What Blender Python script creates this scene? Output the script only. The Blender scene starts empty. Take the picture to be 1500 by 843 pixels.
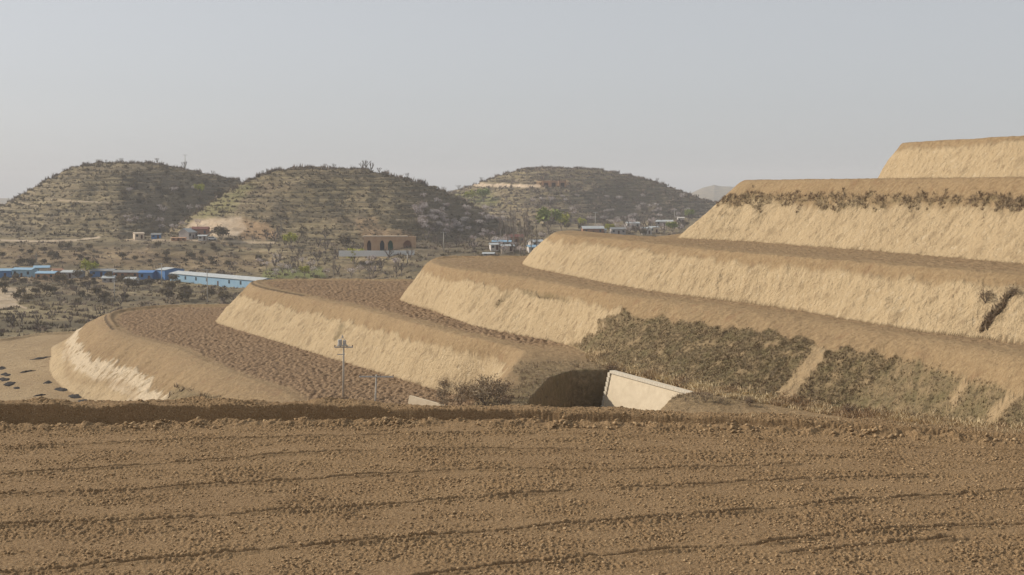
import bpy, math, random
import numpy as np
from mathutils import Vector, Matrix
random.seed(7); rng = np.random.default_rng(11)
R = math.radians
# ---------------------------------------------------------------- camera, sky, sun, exposure
F = 2060.0; PITCH = math.atan(146.5 / F)
scene = bpy.context.scene; COL = scene.collection
cam_d = bpy.data.cameras.new('camera'); cam_d.sensor_width = 36; cam_d.lens = F / 1500 * 36
cam_d.clip_start = 0.5; cam_d.clip_end = 30000
cam = bpy.data.objects.new('camera', cam_d); COL.objects.link(cam)
cam.location = (0, 0, 0); cam.rotation_euler = (math.pi / 2 - PITCH, 0, 0); scene.camera = cam

SUN_EL = R(31); SX, SY = -0.92, 0.30                    # the sun stands left and a little beyond
world = bpy.data.worlds.new('World'); scene.world = world; world.use_nodes = True
wn = world.node_tree; wn.nodes.clear()
sky = wn.nodes.new('ShaderNodeTexSky'); sky.sky_type = 'NISHITA'; sky.sun_disc = False
sky.sun_elevation = SUN_EL; sky.sun_rotation = math.atan2(SX, SY)
sky.altitude = 1500; sky.air_density = 1.0; sky.dust_density = 4.5; sky.ozone_density = 1.5
hs = wn.nodes.new('ShaderNodeHueSaturation'); hs.inputs['Saturation'].default_value = 0.38; hs.inputs['Value'].default_value = 1.0
wt = wn.nodes.new('ShaderNodeMix'); wt.data_type = 'RGBA'; wt.blend_type = 'MULTIPLY'; wt.inputs[0].default_value = 1.0
wt.inputs[7].default_value = (1.0, 0.965, 0.975, 1)
bg = wn.nodes.new('ShaderNodeBackground'); bg.inputs['Strength'].default_value = 0.085
wo = wn.nodes.new('ShaderNodeOutputWorld')
wn.links.new(sky.outputs[0], hs.inputs['Color']); wn.links.new(hs.outputs[0], wt.inputs[6])
veil = wn.nodes.new('ShaderNodeMix'); veil.data_type = 'RGBA'; veil.inputs[0].default_value = .6; veil.inputs[7].default_value = (3.95, 4.15, 4.3, 1)   # high thin haze evens out the sky
wn.links.new(wt.outputs[2], veil.inputs[6]); wn.links.new(veil.outputs[2], bg.inputs[0]); wn.links.new(bg.outputs[0], wo.inputs[0])
sun_d = bpy.data.lights.new('sun', 'SUN'); sun_d.energy = 3.0; sun_d.angle = R(0.8); sun_d.color = (1.0, 0.92, 0.80)
sun = bpy.data.objects.new('sun', sun_d); COL.objects.link(sun)
sv = Vector((SX, SY, 0)).normalized() * math.cos(SUN_EL) + Vector((0, 0, math.sin(SUN_EL)))
sun.rotation_euler = (-sv).to_track_quat('-Z', 'Y').to_euler()
vs = scene.view_settings; vs.view_transform = 'Standard'; vs.look = 'None'; vs.gamma = 1; vs.use_curve_mapping = False
vs.exposure = 0.62
scene.cycles.volume_bounces = 0
scene.cycles.max_bounces = 5

# ---------------------------------------------------------------- helpers
sT, cT = math.sin(PITCH), math.cos(PITCH)
def ray(px, py):
    a = (px - 750) / F; b = -(py - 421.5) / F
    return np.array([a, b * sT + cT, b * cT - sT])
def up(px, py, z):
    d = ray(px, py); return (d * (z / d[2]))[:2]
def at(px, py, y):
    d = ray(px, py); return d * (y / d[1])
def proj(x, y, z):
    zc = y * cT - z * sT; yc = y * sT + z * cT
    return 750 + F * x / zc, 421.5 - F * yc / zc
_perm = np.random.default_rng(5).permutation(4096).astype(np.int64)
_ang = np.random.default_rng(6).random(4096) * 2 * np.pi
_gx, _gy = np.cos(_ang), np.sin(_ang)
def pn(x, y, seed=0):
    x = np.asarray(x, float) + seed * 37.7; y = np.asarray(y, float) + seed * 91.3
    xi = np.floor(x).astype(np.int64); yi = np.floor(y).astype(np.int64); xf = x - xi; yf = y - yi
    u = xf * xf * xf * (xf * (xf * 6 - 15) + 10); v = yf * yf * yf * (yf * (yf * 6 - 15) + 10)
    def g(i, j, dx, dy):
        h = _perm[(_perm[(xi + i) & 4095] + yi + j) & 4095]
        return _gx[h] * dx + _gy[h] * dy
    n0 = g(0, 0, xf, yf) * (1 - u) + g(1, 0, xf - 1, yf) * u
    n1 = g(0, 1, xf, yf - 1) * (1 - u) + g(1, 1, xf - 1, yf - 1) * u
    return (n0 * (1 - v) + n1 * v) * 1.5
def fbm(x, y, o=4, seed=0):
    s = 0; a = 1; t = 0
    for k in range(o):
        s = s + a * pn(x * 2 ** k, y * 2 ** k, seed + k * 3); t += a; a *= .5
    return s / t
def smooth(a, b, x):
    t = np.clip((x - a) / (b - a), 0, 1); return t * t * (3 - 2 * t)
def inside(x, y, P):
    r = np.zeros(x.shape, bool); n = len(P)
    for i in range(n):
        x0, y0 = P[i]; x1, y1 = P[(i + 1) % n]
        if y0 == y1: continue
        c = ((y0 > y) != (y1 > y)) & (x < (x1 - x0) * (y - y0) / (y1 - y0) + x0)
        r ^= c
    return r
def pdist(x, y, P, closed=True):
    best = np.full(x.shape, 1e18); u = np.zeros(x.shape); acc = 0; n = len(P)
    for i in range(n if closed else n - 1):
        x0, y0 = P[i]; x1, y1 = P[(i + 1) % n]; dx, dy = x1 - x0, y1 - y0; L2 = dx * dx + dy * dy
        if L2 < 1e-9: continue
        t = np.clip(((x - x0) * dx + (y - y0) * dy) / L2, 0, 1)
        d = (x - x0 - t * dx) ** 2 + (y - y0 - t * dy) ** 2
        m = d < best; best[m] = d[m]; L = math.sqrt(L2); u[m] = acc + t[m] * L; acc += L
    return np.sqrt(best), u
def catmull(P, n=6):
    P = [np.array(p, float) for p in P]; out = []
    for i in range(len(P) - 1):
        p0 = P[max(i - 1, 0)]; p1 = P[i]; p2 = P[i + 1]; p3 = P[min(i + 2, len(P) - 1)]
        for k in range(n):
            t = k / n
            out.append(.5 * (2 * p1 + (p2 - p0) * t + (2 * p0 - 5 * p1 + 4 * p2 - p3) * t * t + (3 * p1 - p0 - 3 * p2 + p3) * t ** 3))
    out.append(P[-1]); return out

def tag(o, label=None, cat=None, group=None, kind=None):
    if label: o['label'] = label
    if cat: o['category'] = cat
    if group: o['group'] = group
    if kind: o['kind'] = kind
    return o
class MB:
    def __init__(s): s.v = []; s.f = []
    def add(s, vs_, fs):
        b = len(s.v); s.v += [tuple(v) for v in vs_]; s.f += [tuple(i + b for i in f) for f in fs]
    def box(s, x0, x1, y0, y1, z0, z1):
        s.add([(x0, y0, z0), (x1, y0, z0), (x1, y1, z0), (x0, y1, z0), (x0, y0, z1), (x1, y0, z1), (x1, y1, z1), (x0, y1, z1)],
              [(0, 3, 2, 1), (4, 5, 6, 7), (0, 1, 5, 4), (1, 2, 6, 5), (2, 3, 7, 6), (3, 0, 4, 7)])
    def tube(s, p, q, r0, r1, n=6):
        p = Vector(p); q = Vector(q); d = (q - p)
        if d.length < 1e-6: return
        d.normalize(); a = d.orthogonal().normalized(); b = d.cross(a)
        vs_ = []
        for c, r in ((p, r0), (q, r1)):
            for k in range(n):
                t = 2 * math.pi * k / n; vs_.append(c + (a * math.cos(t) + b * math.sin(t)) * r)
        s.add(vs_, [(k, (k + 1) % n, n + (k + 1) % n, n + k) for k in range(n)] + [tuple(range(n - 1, -1, -1)), tuple(range(n, 2 * n))])
    def build(s, name, m, parent=None, smooth_=False):
        me = bpy.data.meshes.new(name); me.from_pydata(s.v, [], s.f); me.update()
        if smooth_: me.polygons.foreach_set('use_smooth', [True] * len(me.polygons))
        o = bpy.data.objects.new(name, me); COL.objects.link(o)
        if m: me.materials.append(m)
        if parent: o.parent = parent
        return o
def np_mesh(name, V, Fa, m, smooth_=False, attrs=None):
    V = np.asarray(V, np.float32); Fa = np.asarray(Fa, np.int32); k = Fa.shape[1]
    me = bpy.data.meshes.new(name); me.vertices.add(len(V)); me.vertices.foreach_set('co', V.ravel())
    me.loops.add(Fa.size); me.loops.foreach_set('vertex_index', Fa.ravel())
    me.polygons.add(len(Fa)); me.polygons.foreach_set('loop_start', np.arange(0, Fa.size, k, dtype=np.int32))
    me.polygons.foreach_set('loop_total', np.full(len(Fa), k, np.int32))
    if smooth_: me.polygons.foreach_set('use_smooth', np.ones(len(Fa), bool))
    me.update(calc_edges=True)
    for an, (ty, arr) in (attrs or {}).items():
        at_ = me.attributes.new(an, ty, 'POINT')
        at_.data.foreach_set('color' if ty == 'FLOAT_COLOR' else 'vector', np.asarray(arr, np.float32).ravel())
    o = bpy.data.objects.new(name, me); COL.objects.link(o); me.materials.append(m)
    return o
def empty(name, loc, rz=0):
    o = bpy.data.objects.new(name, None); COL.objects.link(o); o.location = loc; o.rotation_euler = (0, 0, rz); o.empty_display_size = .5
    return o
def copy_tree(o, parent=None):
    c = o.copy(); COL.objects.link(c)
    if parent: c.parent = parent
    for ch in list(o.children): copy_tree(ch, c)
    return c

# ---------------------------------------------------------------- materials
class NT:
    def __init__(s, name, rough=0.95):
        s.m = bpy.data.materials.new(name); s.m.use_nodes = True; s.t = s.m.node_tree
        s.b = s.t.nodes['Principled BSDF']; s.b.inputs['Roughness'].default_value = rough
        s.b.inputs['Specular IOR Level'].default_value = 0.15
    def n(s, ty, **k):
        x = s.t.nodes.new(ty)
        for a, v in k.items(): setattr(x, a, v)
        return x
    def l(s, a, b): s.t.links.new(a, b)
    def pos(s): return s.n('ShaderNodeNewGeometry').outputs['Position']
    def attr(s, nm): return s.n('ShaderNodeAttribute', attribute_name=nm)
    def scale(s, v, sc):
        m = s.n('ShaderNodeVectorMath', operation='MULTIPLY'); s.l(v, m.inputs[0]); m.inputs[1].default_value = sc; return m.outputs[0]
    def noise(s, v, sc, det=4, rough=.6):
        x = s.n('ShaderNodeTexNoise'); s.l(v, x.inputs['Vector']); x.inputs['Scale'].default_value = sc
        x.inputs['Detail'].default_value = det; x.inputs['Roughness'].default_value = rough; return x.outputs['Fac']
    def ramp(s, v, a, b, c0=(0, 0, 0, 1), c1=(1, 1, 1, 1)):
        r = s.n('ShaderNodeValToRGB'); s.l(v, r.inputs[0]); e = r.color_ramp.elements
        e[0].position = a; e[0].color = c0; e[1].position = b; e[1].color = c1; return r.outputs[0]
    def mix(s, f, a, b, mode='MIX'):
        m = s.n('ShaderNodeMix', data_type='RGBA', blend_type=mode)
        for v, i in ((f, 0), (a, 6), (b, 7)):
            if isinstance(v, (int, float)): m.inputs[i].default_value = v
            elif isinstance(v, tuple): m.inputs[i].default_value = v if len(v) == 4 else v + (1,)
            else: s.l(v, m.inputs[i])
        return m.outputs[2]
    def math(s, op, a, b=0.0):
        m = s.n('ShaderNodeMath', operation=op)
        for v, i in ((a, 0), (b, 1)):
            if isinstance(v, (int, float)): m.inputs[i].default_value = v
            else: s.l(v, m.inputs[i])
        return m.outputs[0]
    def bump(s, h, dist, st=1.0):
        b = s.n('ShaderNodeBump'); b.inputs['Strength'].default_value = st; b.inputs['Distance'].default_value = dist
        s.l(h, b.inputs['Height']); s.l(b.outputs[0], s.b.inputs['Normal'])
    def col(s, c): s.l(c, s.b.inputs['Base Color'])
def simple(name, c0, c1=None, sc=3.0, rough=.85, bump=0.0):
    t = NT(name, rough); c1 = c1 or tuple(v * .7 for v in c0)
    tc = t.n('ShaderNodeTexCoord').outputs['Object']
    n = t.noise(tc, sc); t.col(t.mix(t.ramp(n, .3, .7), c0, c1))
    if bump: t.bump(n, bump)
    return t.m
# soil of the near field
def mat_field():
    t = NT('field_soil'); p = t.pos()
    big = t.ramp(t.noise(p, .35, 3), .35, .65); mid = t.noise(p, 5, 4); fine = t.noise(p, 22, 4, .7)
    c = t.mix(big, (.262, .168, .084), (.215, .134, .066)); c = t.mix(t.ramp(mid, .35, .7), c, (.29, .19, .10))
    c = t.mix(t.ramp(fine, .57, .68), c, (.50, .37, .22)); c = t.mix(t.ramp(fine, .34, .45, (1, 1, 1, 1), (0, 0, 0, 1)), c, (.13, .08, .042))
    t.col(c); t.bump(t.math('ADD', t.math('MULTIPLY', mid, .8), fine), .05, .9); return t.m
# terraces: mask r = cut loess, g = grass, b = ploughed, a = dark line on the rims, and painted shade in the cut
def mat_terrace():
    t = NT('loess_terrace'); p = t.pos(); mk = t.attr('mask'); fl = t.attr('flow').outputs['Vector']
    sep = t.n('ShaderNodeSeparateColor'); t.l(mk.outputs['Color'], sep.inputs[0])
    big = t.noise(p, .05, 3); mid = t.noise(p, .5, 5); fine = t.noise(p, 2.2, 5, .7)
    rill = t.noise(t.scale(fl, (1.0, .34, 1)), 1.0, 5, .65); scr = t.noise(t.scale(fl, (3.0, .6, 1)), 1.0, 3, .6)
    soil = t.mix(t.ramp(big, .35, .65), (.295, .203, .109), (.25, .169, .09)); soil = t.mix(t.ramp(fine, .45, .7), soil, (.36, .255, .14)); soil = t.mix(t.ramp(fine, .28, .42, (1, 1, 1, 1), (0, 0, 0, 1)), soil, (.19, .13, .072))
    soil = t.mix(t.ramp(mid, .55, .75), soil, (.24, .15, .08))
    plo = t.mix(t.ramp(fine, .35, .65), (.15, .094, .052), (.335, .225, .13)); plo = t.mix(t.ramp(mid, .5, .7), plo, (.22, .14, .078))
    yel = t.mix(t.ramp(big, .35, .65), (.47, .352, .208), (.405, .298, .174)); yel = t.mix(t.math('MULTIPLY', t.ramp(rill, .5, .75), .5), yel, (.50, .385, .24))
    yel = t.mix(t.ramp(rill, .28, .42, (1, 1, 1, 1), (0, 0, 0, 1)), yel, (.40, .29, .165)); yel = t.mix(t.math('MULTIPLY', t.ramp(scr, .6, .78), .3), yel, (.38, .275, .155)); spk = t.noise(p, 3.5, 3, .8); yel = t.mix(t.ramp(spk, .60, .72), yel, (.36, .26, .145)); yel = t.mix(t.ramp(spk, .28, .40, (1, 1, 1, 1), (0, 0, 0, 1)), yel, (.52, .40, .25))
    fz = t.n('ShaderNodeSeparateXYZ'); t.l(fl, fz.inputs[0]); yel = t.mix(fz.outputs[2], yel, (.60, .49, .35)); yel = t.mix(t.ramp(mid, .54, .66), yel, (.325, .238, .138)); md2 = t.noise(p, 1.1, 4, .7); yel = t.mix(t.ramp(md2, .56, .70), yel, (.30, .215, .125)); yel = t.mix(t.ramp(md2, .30, .42, (1, 1, 1, 1), (0, 0, 0, 1)), yel, (.50, .39, .25))
    gr = t.mix(t.ramp(fine, .35, .65), (.12, .092, .05), (.26, .19, .105)); gr = t.mix(t.ramp(mid, .45, .65), gr, (.15, .122, .06))
    c = t.mix(sep.outputs[2], soil, plo); c = t.mix(sep.outputs[0], c, yel); c = t.mix(sep.outputs[1], c, gr)
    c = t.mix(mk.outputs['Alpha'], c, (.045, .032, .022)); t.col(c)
    h = t.math('ADD', t.math('MULTIPLY', fine, .6), t.math('MULTIPLY', t.math('MULTIPLY', t.math('ADD', t.math('MULTIPLY', rill, .35), t.math('MULTIPLY', md2, .7)), sep.outputs[0]), 1.0))
    t.bump(h, .55, .85); return t.m
# hills and valley: mask r = pale cut / path, g = fresh green, b = bare ochre, a = dark shrubby patches, and shade painted on right flanks
def mat_hill():
    t = NT('hill_scrub'); p = t.pos(); mk = t.attr('mask'); sep = t.n('ShaderNodeSeparateColor'); t.l(mk.outputs['Color'], sep.inputs[0])
    big = t.noise(p, .02, 4); mid = t.noise(p, .12, 5, .7); fine = t.noise(t.scale(p, (1, 1, 2.5)), .45, 5, .75)
    c = t.mix(t.ramp(big, .38, .62), (.20, .156, .082), (.18, .134, .082)); c = t.mix(t.ramp(mid, .45, .68), c, (.235, .184, .10))
    c = t.mix(t.ramp(fine, .30, .45, (1, 1, 1, 1), (0, 0, 0, 1)), c, (.09, .072, .045)); c = t.mix(t.ramp(fine, .6, .75), c, (.36, .29, .17))
    band = t.noise(t.scale(p, (.022, .022, .62)), 1.0, 3, .6); c = t.mix(t.ramp(band, .50, .60), c, (.12, .095, .055)); c = t.mix(t.ramp(band, .34, .43, (1, 1, 1, 1), (0, 0, 0, 1)), c, (.29, .232, .135))
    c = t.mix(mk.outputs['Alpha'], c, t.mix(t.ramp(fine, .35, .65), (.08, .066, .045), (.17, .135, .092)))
    c = t.mix(sep.outputs[2], c, t.mix(t.ramp(fine, .3, .6), (.24, .155, .085), (.38, .25, .14)))
    c = t.mix(sep.outputs[1], c, (.17, .18, .055)); c = t.mix(sep.outputs[0], c, t.mix(t.ramp(mid, .35, .65), (.60, .48, .35), (.42, .31, .20)))
    t.col(c); t.bump(t.math('ADD', fine, mid), 1.1, .8); return t.m
M_field, M_terr, M_hill = mat_field(), mat_terrace(), mat_hill(); M_clod = simple('dry_clod', (.44, .31, .175), (.22, .138, .07), 6.0, .95)

# ---------------------------------------------------------------- the land: one fan-shaped grid, rows by distance, columns by bearing
Z = [-33.0, -25.0, -18.3, -12.0, -7.0, 1.04, 5.7]
def pl(pts, z): return [up(px, py, z) for px, py in pts]
W = lambda *p: [np.array(q, float) for q in p]
LIP = [
 W((-330, 150), (-200, 262), (-142, 288)) + pl([(0, 499), (50, 491), (105, 488)], Z[0]) + W((-60, 330), (300, 330), (300, 40), (-330, 40)),
 W((300, 304), (0, 303)) + catmull(list(W((-30, 300))) + pl([(330, 449), (250, 450), (185, 455), (155, 463), (158, 478), (180, 492), (250, 512), (300, 535), (350, 555), (395, 572), (420, 590)], Z[1]) + list(W((-24, 138), (-28, 100), (-33, 60), (-35, 40)))) + W((300, 40)),
 W((300, 281), (0, 281)) + catmull(pl([(600, 411), (500, 410), (400, 411), (368, 414), (385, 423), (470, 440), (556, 460), (641, 483), (700, 497), (765, 513)], Z[2]) + list(W((0.5, 145), (-.8, 130), (-3, 110), (-8, 60), (-9, 40)))) + W((300, 40)),
 W((300, 244), (40, 243)) + catmull(list(W((5, 242))) + pl([(700, 377), (645, 378), (632, 383), (655, 392), (760, 406), (900, 431), (1050, 449), (1180, 467), (1290, 487), (1400, 505)], Z[3]) + list(W((40, 85), (46, 60), (50, 40)))) + W((300, 40)),
 W((300, 219), (27, 217), (22, 199)) + catmull(pl([(990, 350), (900, 343), (835, 338), (815, 341), (840, 345), (900, 350), (1000, 361), (1064, 368), (1290, 386), (1443, 398)], Z[4]) + list(W((47, 104), (55, 88), (64, 62), (72, 40)))) + W((300, 40)),
 W((300, 208), (38, 208)) + catmull(W((35, 206), (33.3, 202), (34, 196), (37, 186), (41.5, 171), (46, 160), (50, 147), (53, 137), (60, 112), (73, 80), (84, 40))) + W((300, 40)),
 W((300, 187), (54, 187)) + catmull(W((51.5, 185), (50.3, 180), (53, 168), (56.5, 154.5), (62, 140), (69, 122), (86, 85), (100, 40))) + W((300, 40)),
]
FOOT = [None,
 W((300, 312), (0, 311)) + catmull(W((-40, 308), (-70, 307), (-86, 300)) + pl([(85, 505), (75, 522), (74, 545), (95, 570), (140, 592)], Z[0]) + W((-56, 195), (-44, 165), (-37, 140), (-39, 100), (-45, 60), (-48, 40))) + W((300, 40)),
 W((300, 289), (0, 289)) + catmull(W((-40, 288), (-53, 281), (-55.5, 268)) + pl([(322, 475), (420, 505), (500, 530), (640, 572), (700, 590)], Z[1]) + W((-7, 135), (-10, 110), (-15, 60), (-17, 40))) + W((300, 40)),
 W((300, 252), (20, 252)) + catmull(W((-8, 250), (-16, 244), (-18.3, 235)) + pl([(590, 442), (640, 458), (700, 479), (820, 503), (862, 520), (900, 540)], Z[2]) + pl([(1050, 576), (1130, 590), (1250, 612)], -17.8) + W((31, 95), (37, 70), (42, 40))) + W((300, 40)),
 W((300, 228), (40, 229), (20, 233)) + catmull(W((6, 236), (2, 228)) + pl([(775, 391), (840, 405), (920, 421), (1000, 433), (1140, 451), (1330, 483), (1500, 505)], Z[3]) + W((46, 85), (54, 60), (60, 40))) + W((300, 40)),
 W((300, 212), (31, 211)) + catmull(W((25.5, 205),) + pl([(997, 349), (1090, 354), (1180, 361), (1300, 370), (1500, 387)], Z[4]) + W((55, 106), (66, 80), (78, 40))) + W((300, 40)),
 W((300, 190), (50, 190)) + catmull(W((48, 186), (47.3, 180), (49, 167), (52.3, 154), (55, 143), (62, 124), (79, 85), (93, 40))) + W((300, 40)),
]
BRK = [None, (.50, .60), (.66, .72), (.70, .76), (.72, .80), (.60, .62), (.75, .82)]   # where cut face turns into soil shoulder: across, up
PIT = W((10.6, 140.2), (6, 139.2), (3.6, 133), (1.6, 118), (-1, 96), (-1, 90), (8, 90), (10.5, 108), (13.4, 117.0), (16.4, 124.0))
# far hills: outline (pixels), ridge distance, width of the front slope by bearing
HILLS = [
 dict(D=1000, out=[(-320, 352), (-150, 338), (-60, 318), (0, 303), (60, 270), (100, 248), (125, 241), (180, 238), (235, 240), (280, 249), (320, 257), (350, 264), (420, 285), (480, 325), (520, 350)],
      w=[(-200, 130), (0, 150), (120, 190), (178, 215), (215, 170), (260, 120), (350, 75), (500, 50)]),
 dict(D=870, out=[(215, 352), (265, 326), (300, 302), (350, 270), (400, 249), (430, 245), (480, 244), (540, 249), (590, 260), (630, 272), (660, 284), (700, 304), (740, 330), (775, 352)],
      w=[(215, 50), (300, 80), (450, 115), (590, 140), (640, 105), (700, 65), (775, 40)]),
 dict(D=1300, out=[(560, 345), (620, 290), (660, 281), (690, 272), (730, 257), (770, 246), (800, 244), (870, 247), (920, 256), (960, 266), (1000, 281), (1030, 292), (1100, 310), (1200, 335), (1300, 345)],
      w=[(560, 90), (700, 170), (800, 270), (860, 230), (920, 150), (1030, 90), (1200, 60)]),
]
def valley(x, y):
    px = 750 + F * x / y
    n = fbm(x / 60, y / 60, 4, 2)
    d1 = 640 + np.interp(px, [-300, 0, 380, 600, 900, 1400], [10, 10, 15, -90, -120, -120])
    z = -42 + smooth(d1, d1 + 130, y + n * 25) * 13 + smooth(d1 + 130, 1300, y) * 3 + n * 1.6 * smooth(400, 520, y)
    z = z + 4.2 * smooth(430, 400, y) * 0
    hid = np.zeros(x.shape, int); hb = np.zeros(x.shape)
    for k, h in enumerate(HILLS):
        o = np.array(h['out']); m = (px > o[0, 0] - 60) & (px < o[-1, 0] + 60)
        if not m.any(): continue
        D = h['D']; yy = np.interp(px, o[:, 0], o[:, 1]); H = np.array((275 - yy) / F * D)
        wv = np.array(h['w']); wd = sum(np.interp(px + o_ + fbm(y / 40, px / 60, 3, 27 + k) * 26, wv[:, 0], wv[:, 1]) for o_ in (-16, -8, 0, 8, 16)) / 5
        wig = fbm(x / 45, y / 45, 4, 9 + k) * 16
        s = (D - y + wig * smooth(0, 60, D - y)) / wd
        g = np.where(s >= 0, 1 - smooth(0, 1.0, np.clip(s, 0, 1)) * .55 - .45 * np.clip(s, 0, 1), np.exp(-(s * wd / 110) ** 2))
        g = np.clip(g, 0, 1)
        zb = -29 if k < 2 else -27
        zh = zb + (H - zb) * g
        m2 = (zh > z + .0) & (g > 0.001) & (px > o[0, 0]) & (px < o[-1, 0])
        z = np.where(m2, zh, z); hid = np.where(m2, k + 1, hid)
    # contour terraces
    st = 2.8; zz = z + fbm(x / 70, y / 70, 3, 21) * 2.2; q = np.floor(zz / st); fr = zz / st - q
    ter = (q + smooth(.45, 1.0, fr)) * st - (zz - z)
    amt = np.where(hid > 0, .92, .55 * smooth(-41, -38, z))
    z = z * (1 - amt) + ter * amt
    z = z + fbm(x / 9, y / 9, 3, 30) * .9 * smooth(420, 500, y)
    m = y > 1700                                             # mountains at the skyline
    if m.any():
        rg = np.interp(px, [-600, -100, 60, 200, 900, 1000, 1045, 1100, 1250, 1700], [-30, -36, -44, -60, -60, -30, 12, -5, -40, -50]) + fbm(px / 40, px * 0, 4, 40) * 9
        zf = -60 + (rg + 60) * np.exp(-((y - 5200) / 900.) ** 2)
        z = np.where(m, -26 + (zf + 26) * smooth(1700, 2600, y), z); hid = np.where(m & (y > 3600), 4, hid)
    return z, hid
def land(X, Y):
    x = X.ravel(); y = Y.ravel(); N = len(x)
    z = np.full(N, -42.0); ident = np.zeros(N, int); mask = np.zeros((N, 4)); flow = np.zeros((N, 3))
    far = y >= 330
    zv, hid = valley(x[far], y[far]); z[far] = zv; ident[far] = np.where(hid > 0, 10 + hid, 0)
    ni = np.where(y < 420)[0]; xn, yn = x[ni], y[ni]
    wob = fbm(xn / 14, yn / 14, 3, 50) * 1.2 + fbm(xn / 3.5, yn / 3.5, 3, 51) * .95
    # first bench
    ins = inside(xn, yn, LIP[0]); d, u = pdist(xn, yn, LIP[0])
    sd = np.where(ins, -d, d); base = z[ni].copy()
    t = 1 - smooth(0, 9, sd + wob); zz = base + (Z[0] - base) * t
    rim = np.exp(-((sd + 1.2) / .8) ** 2) * (yn > 240); zz += rim * .5
    idn = ident[ni]; idn[(sd < 4)] = 1; mk = np.zeros((len(ni), 4)); fl = np.zeros((len(ni), 3))
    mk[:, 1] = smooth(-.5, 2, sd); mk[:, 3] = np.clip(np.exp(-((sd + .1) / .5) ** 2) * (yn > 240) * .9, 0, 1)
    mk[:, 0] = (idn == 1) * (sd < 0) * np.clip(.35 + .5 * fbm(xn / 12, yn / 20, 3, 55), 0, .7)
    for i in range(1, 7):
        P, Q = LIP[i], FOOT[i]
        bb = yn < 320
        q = np.zeros(len(xn), bool); q[bb] = inside(xn[bb], yn[bb], Q)
        k = np.where(q)[0]; xx, yy = xn[k], yn[k]; w = wob[k]
        lvl = np.full(len(k), Z[i])
        if i == 2: lvl = -18.3 + .5 * smooth(150, 115, yy)
        p = inside(xx, yy, P)
        dP = np.zeros(len(k)); dQ = np.zeros(len(k)); u = np.zeros(len(k))
        dP, _ = pdist(xx, yy, P); dQ, u = pdist(xx, yy, Q)
        b = ~p
        t = dQ / (dQ + dP + 1e-6); t = np.clip(t + w * .055 * np.sin(np.pi * np.clip(t, 0, 1)), 0, 1); t[p] = 1
        tb, hb = BRK[i]
        if i in (1,): hbv = hb
        h = np.where(t < tb, t / tb * hb, hb + (1 - hb) * (1 - (1 - (t - tb) / (1 - tb)) ** 1.5))
        zl = zz[k]; low = zl
        newz = low + (lvl - low) * h
        # rills and bucket marks lean with the fall of the face
        face = b * np.sin(np.pi * np.clip(h / .95, 0, 1)) ** .6
        rl = fbm((u + h * 3.0) / .9, h * 1.2, 3, 60 + i) * .12 + fbm((u + h * 4) / 3.2, h * .8, 2, 70 + i) * .16 + fbm(u / 9, h * 1.2, 2, 75 + i) * .5 + fbm(u / 1.1, h * 6, 3, 77 + i) * .24
        newz += rl * face
        # rim ridge
        if i in (1, 2, 3): newz += p * np.exp(-((dP - .9) / .7) ** 2) * (.55 if i == 1 else .3) * np.where(yy > (250 if i == 1 else 236), 1, .25)
        zz[k] = newz; idn[k] = i + 1
        hn = h + fbm(u / 5, h * 2, 3, 80 + i) * .10 + fbm(u / 1.3, h * 3, 2, 90 + i) * .05
        sw = .025 if i < 4 else .06; yel = b * (1 - smooth(hb - sw, hb + sw, hn + fbm(u / 2.2, h * 6, 3, 95) * .09))
        if i == 1: yel = yel * (1 - .55 * np.exp(-((h - .28 + .1 * np.sin(u / 9)) / .07) ** 2)) * .95
        mk[k] = 0; mk[k, 0] = yel; fl[k, 0] = u + h * 3.2; fl[k, 1] = h * 8; fl[k, 2] = b * smooth(.26, .33, hn) * .8 if i == 1 else 0
        flat = p * smooth(1.5, 3.5, dP + w) * (1 - .85 * smooth(168, 158, yy) if i == 2 else 1)
        mk[k, 2] = flat * {1: 1, 2: 1, 3: .35, 4: .3, 5: .2, 6: .2}[i]
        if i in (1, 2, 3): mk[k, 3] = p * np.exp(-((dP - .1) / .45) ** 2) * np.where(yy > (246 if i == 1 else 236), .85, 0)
    # cut for the underpass
    ip = inside(xn, yn, PIT); k = np.where((yn < 150) & (yn > 75) & (np.abs(xn - 10) < 25))[0]
    d, _ = pdist(xn[k], yn[k], PIT); sd = np.where(ip[k], d, -d)
    cut = smooth(-.1, .5, sd) * (idn[k] == 3); zz[k] -= cut * 7.5; zz[k] += (idn[k] == 3) * 1.0 * np.exp(-((xn[k] - 16.5) / 4.) ** 2 - ((yn[k] - 116) / 3.5) ** 2) * .45
    mk[k] = mk[k] * (1 - cut[:, None]); mk[k, 3] = np.maximum(mk[k, 3], cut * .25)  # shade inside the cut is darkened into its soil colour
    mk[k, 1] = np.maximum(mk[k, 1], np.exp(-((sd + .5) / 1.2) ** 2) * .8 * (idn[k] == 3) * (xn[k] < 9))
    pxn, pyn = proj(xn, yn, zz)
    # roughness: ploughed clods, shoulders
    plo = mk[:, 2]
    zz += plo * (fbm(xn / .55, yn / 1.1, 3, 100) * .36) * (idn > 1) + (1 - plo) * fbm(xn / 1.6, yn / 2.2, 3, 101) * .13 * (idn > 1)
    zz += (idn == 1) * fbm(xn / 3, yn / 5, 3, 102) * .14
    # grass on the third bank (faces the field) and other marked patches
    t3 = idn == 4
    edge = 905 - (pyn - 455) * 1.15 + fbm(pxn / 16, pyn / 16, 4, 110) * 26
    top = np.interp(pxn, [860, 905, 1050, 1180, 1200, 1300, 1400, 1500, 1700], [470, 458, 478, 492, 505, 522, 548, 580, 630]) + fbm(pxn / 25, pyn / 60, 3, 111) * 16
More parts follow.
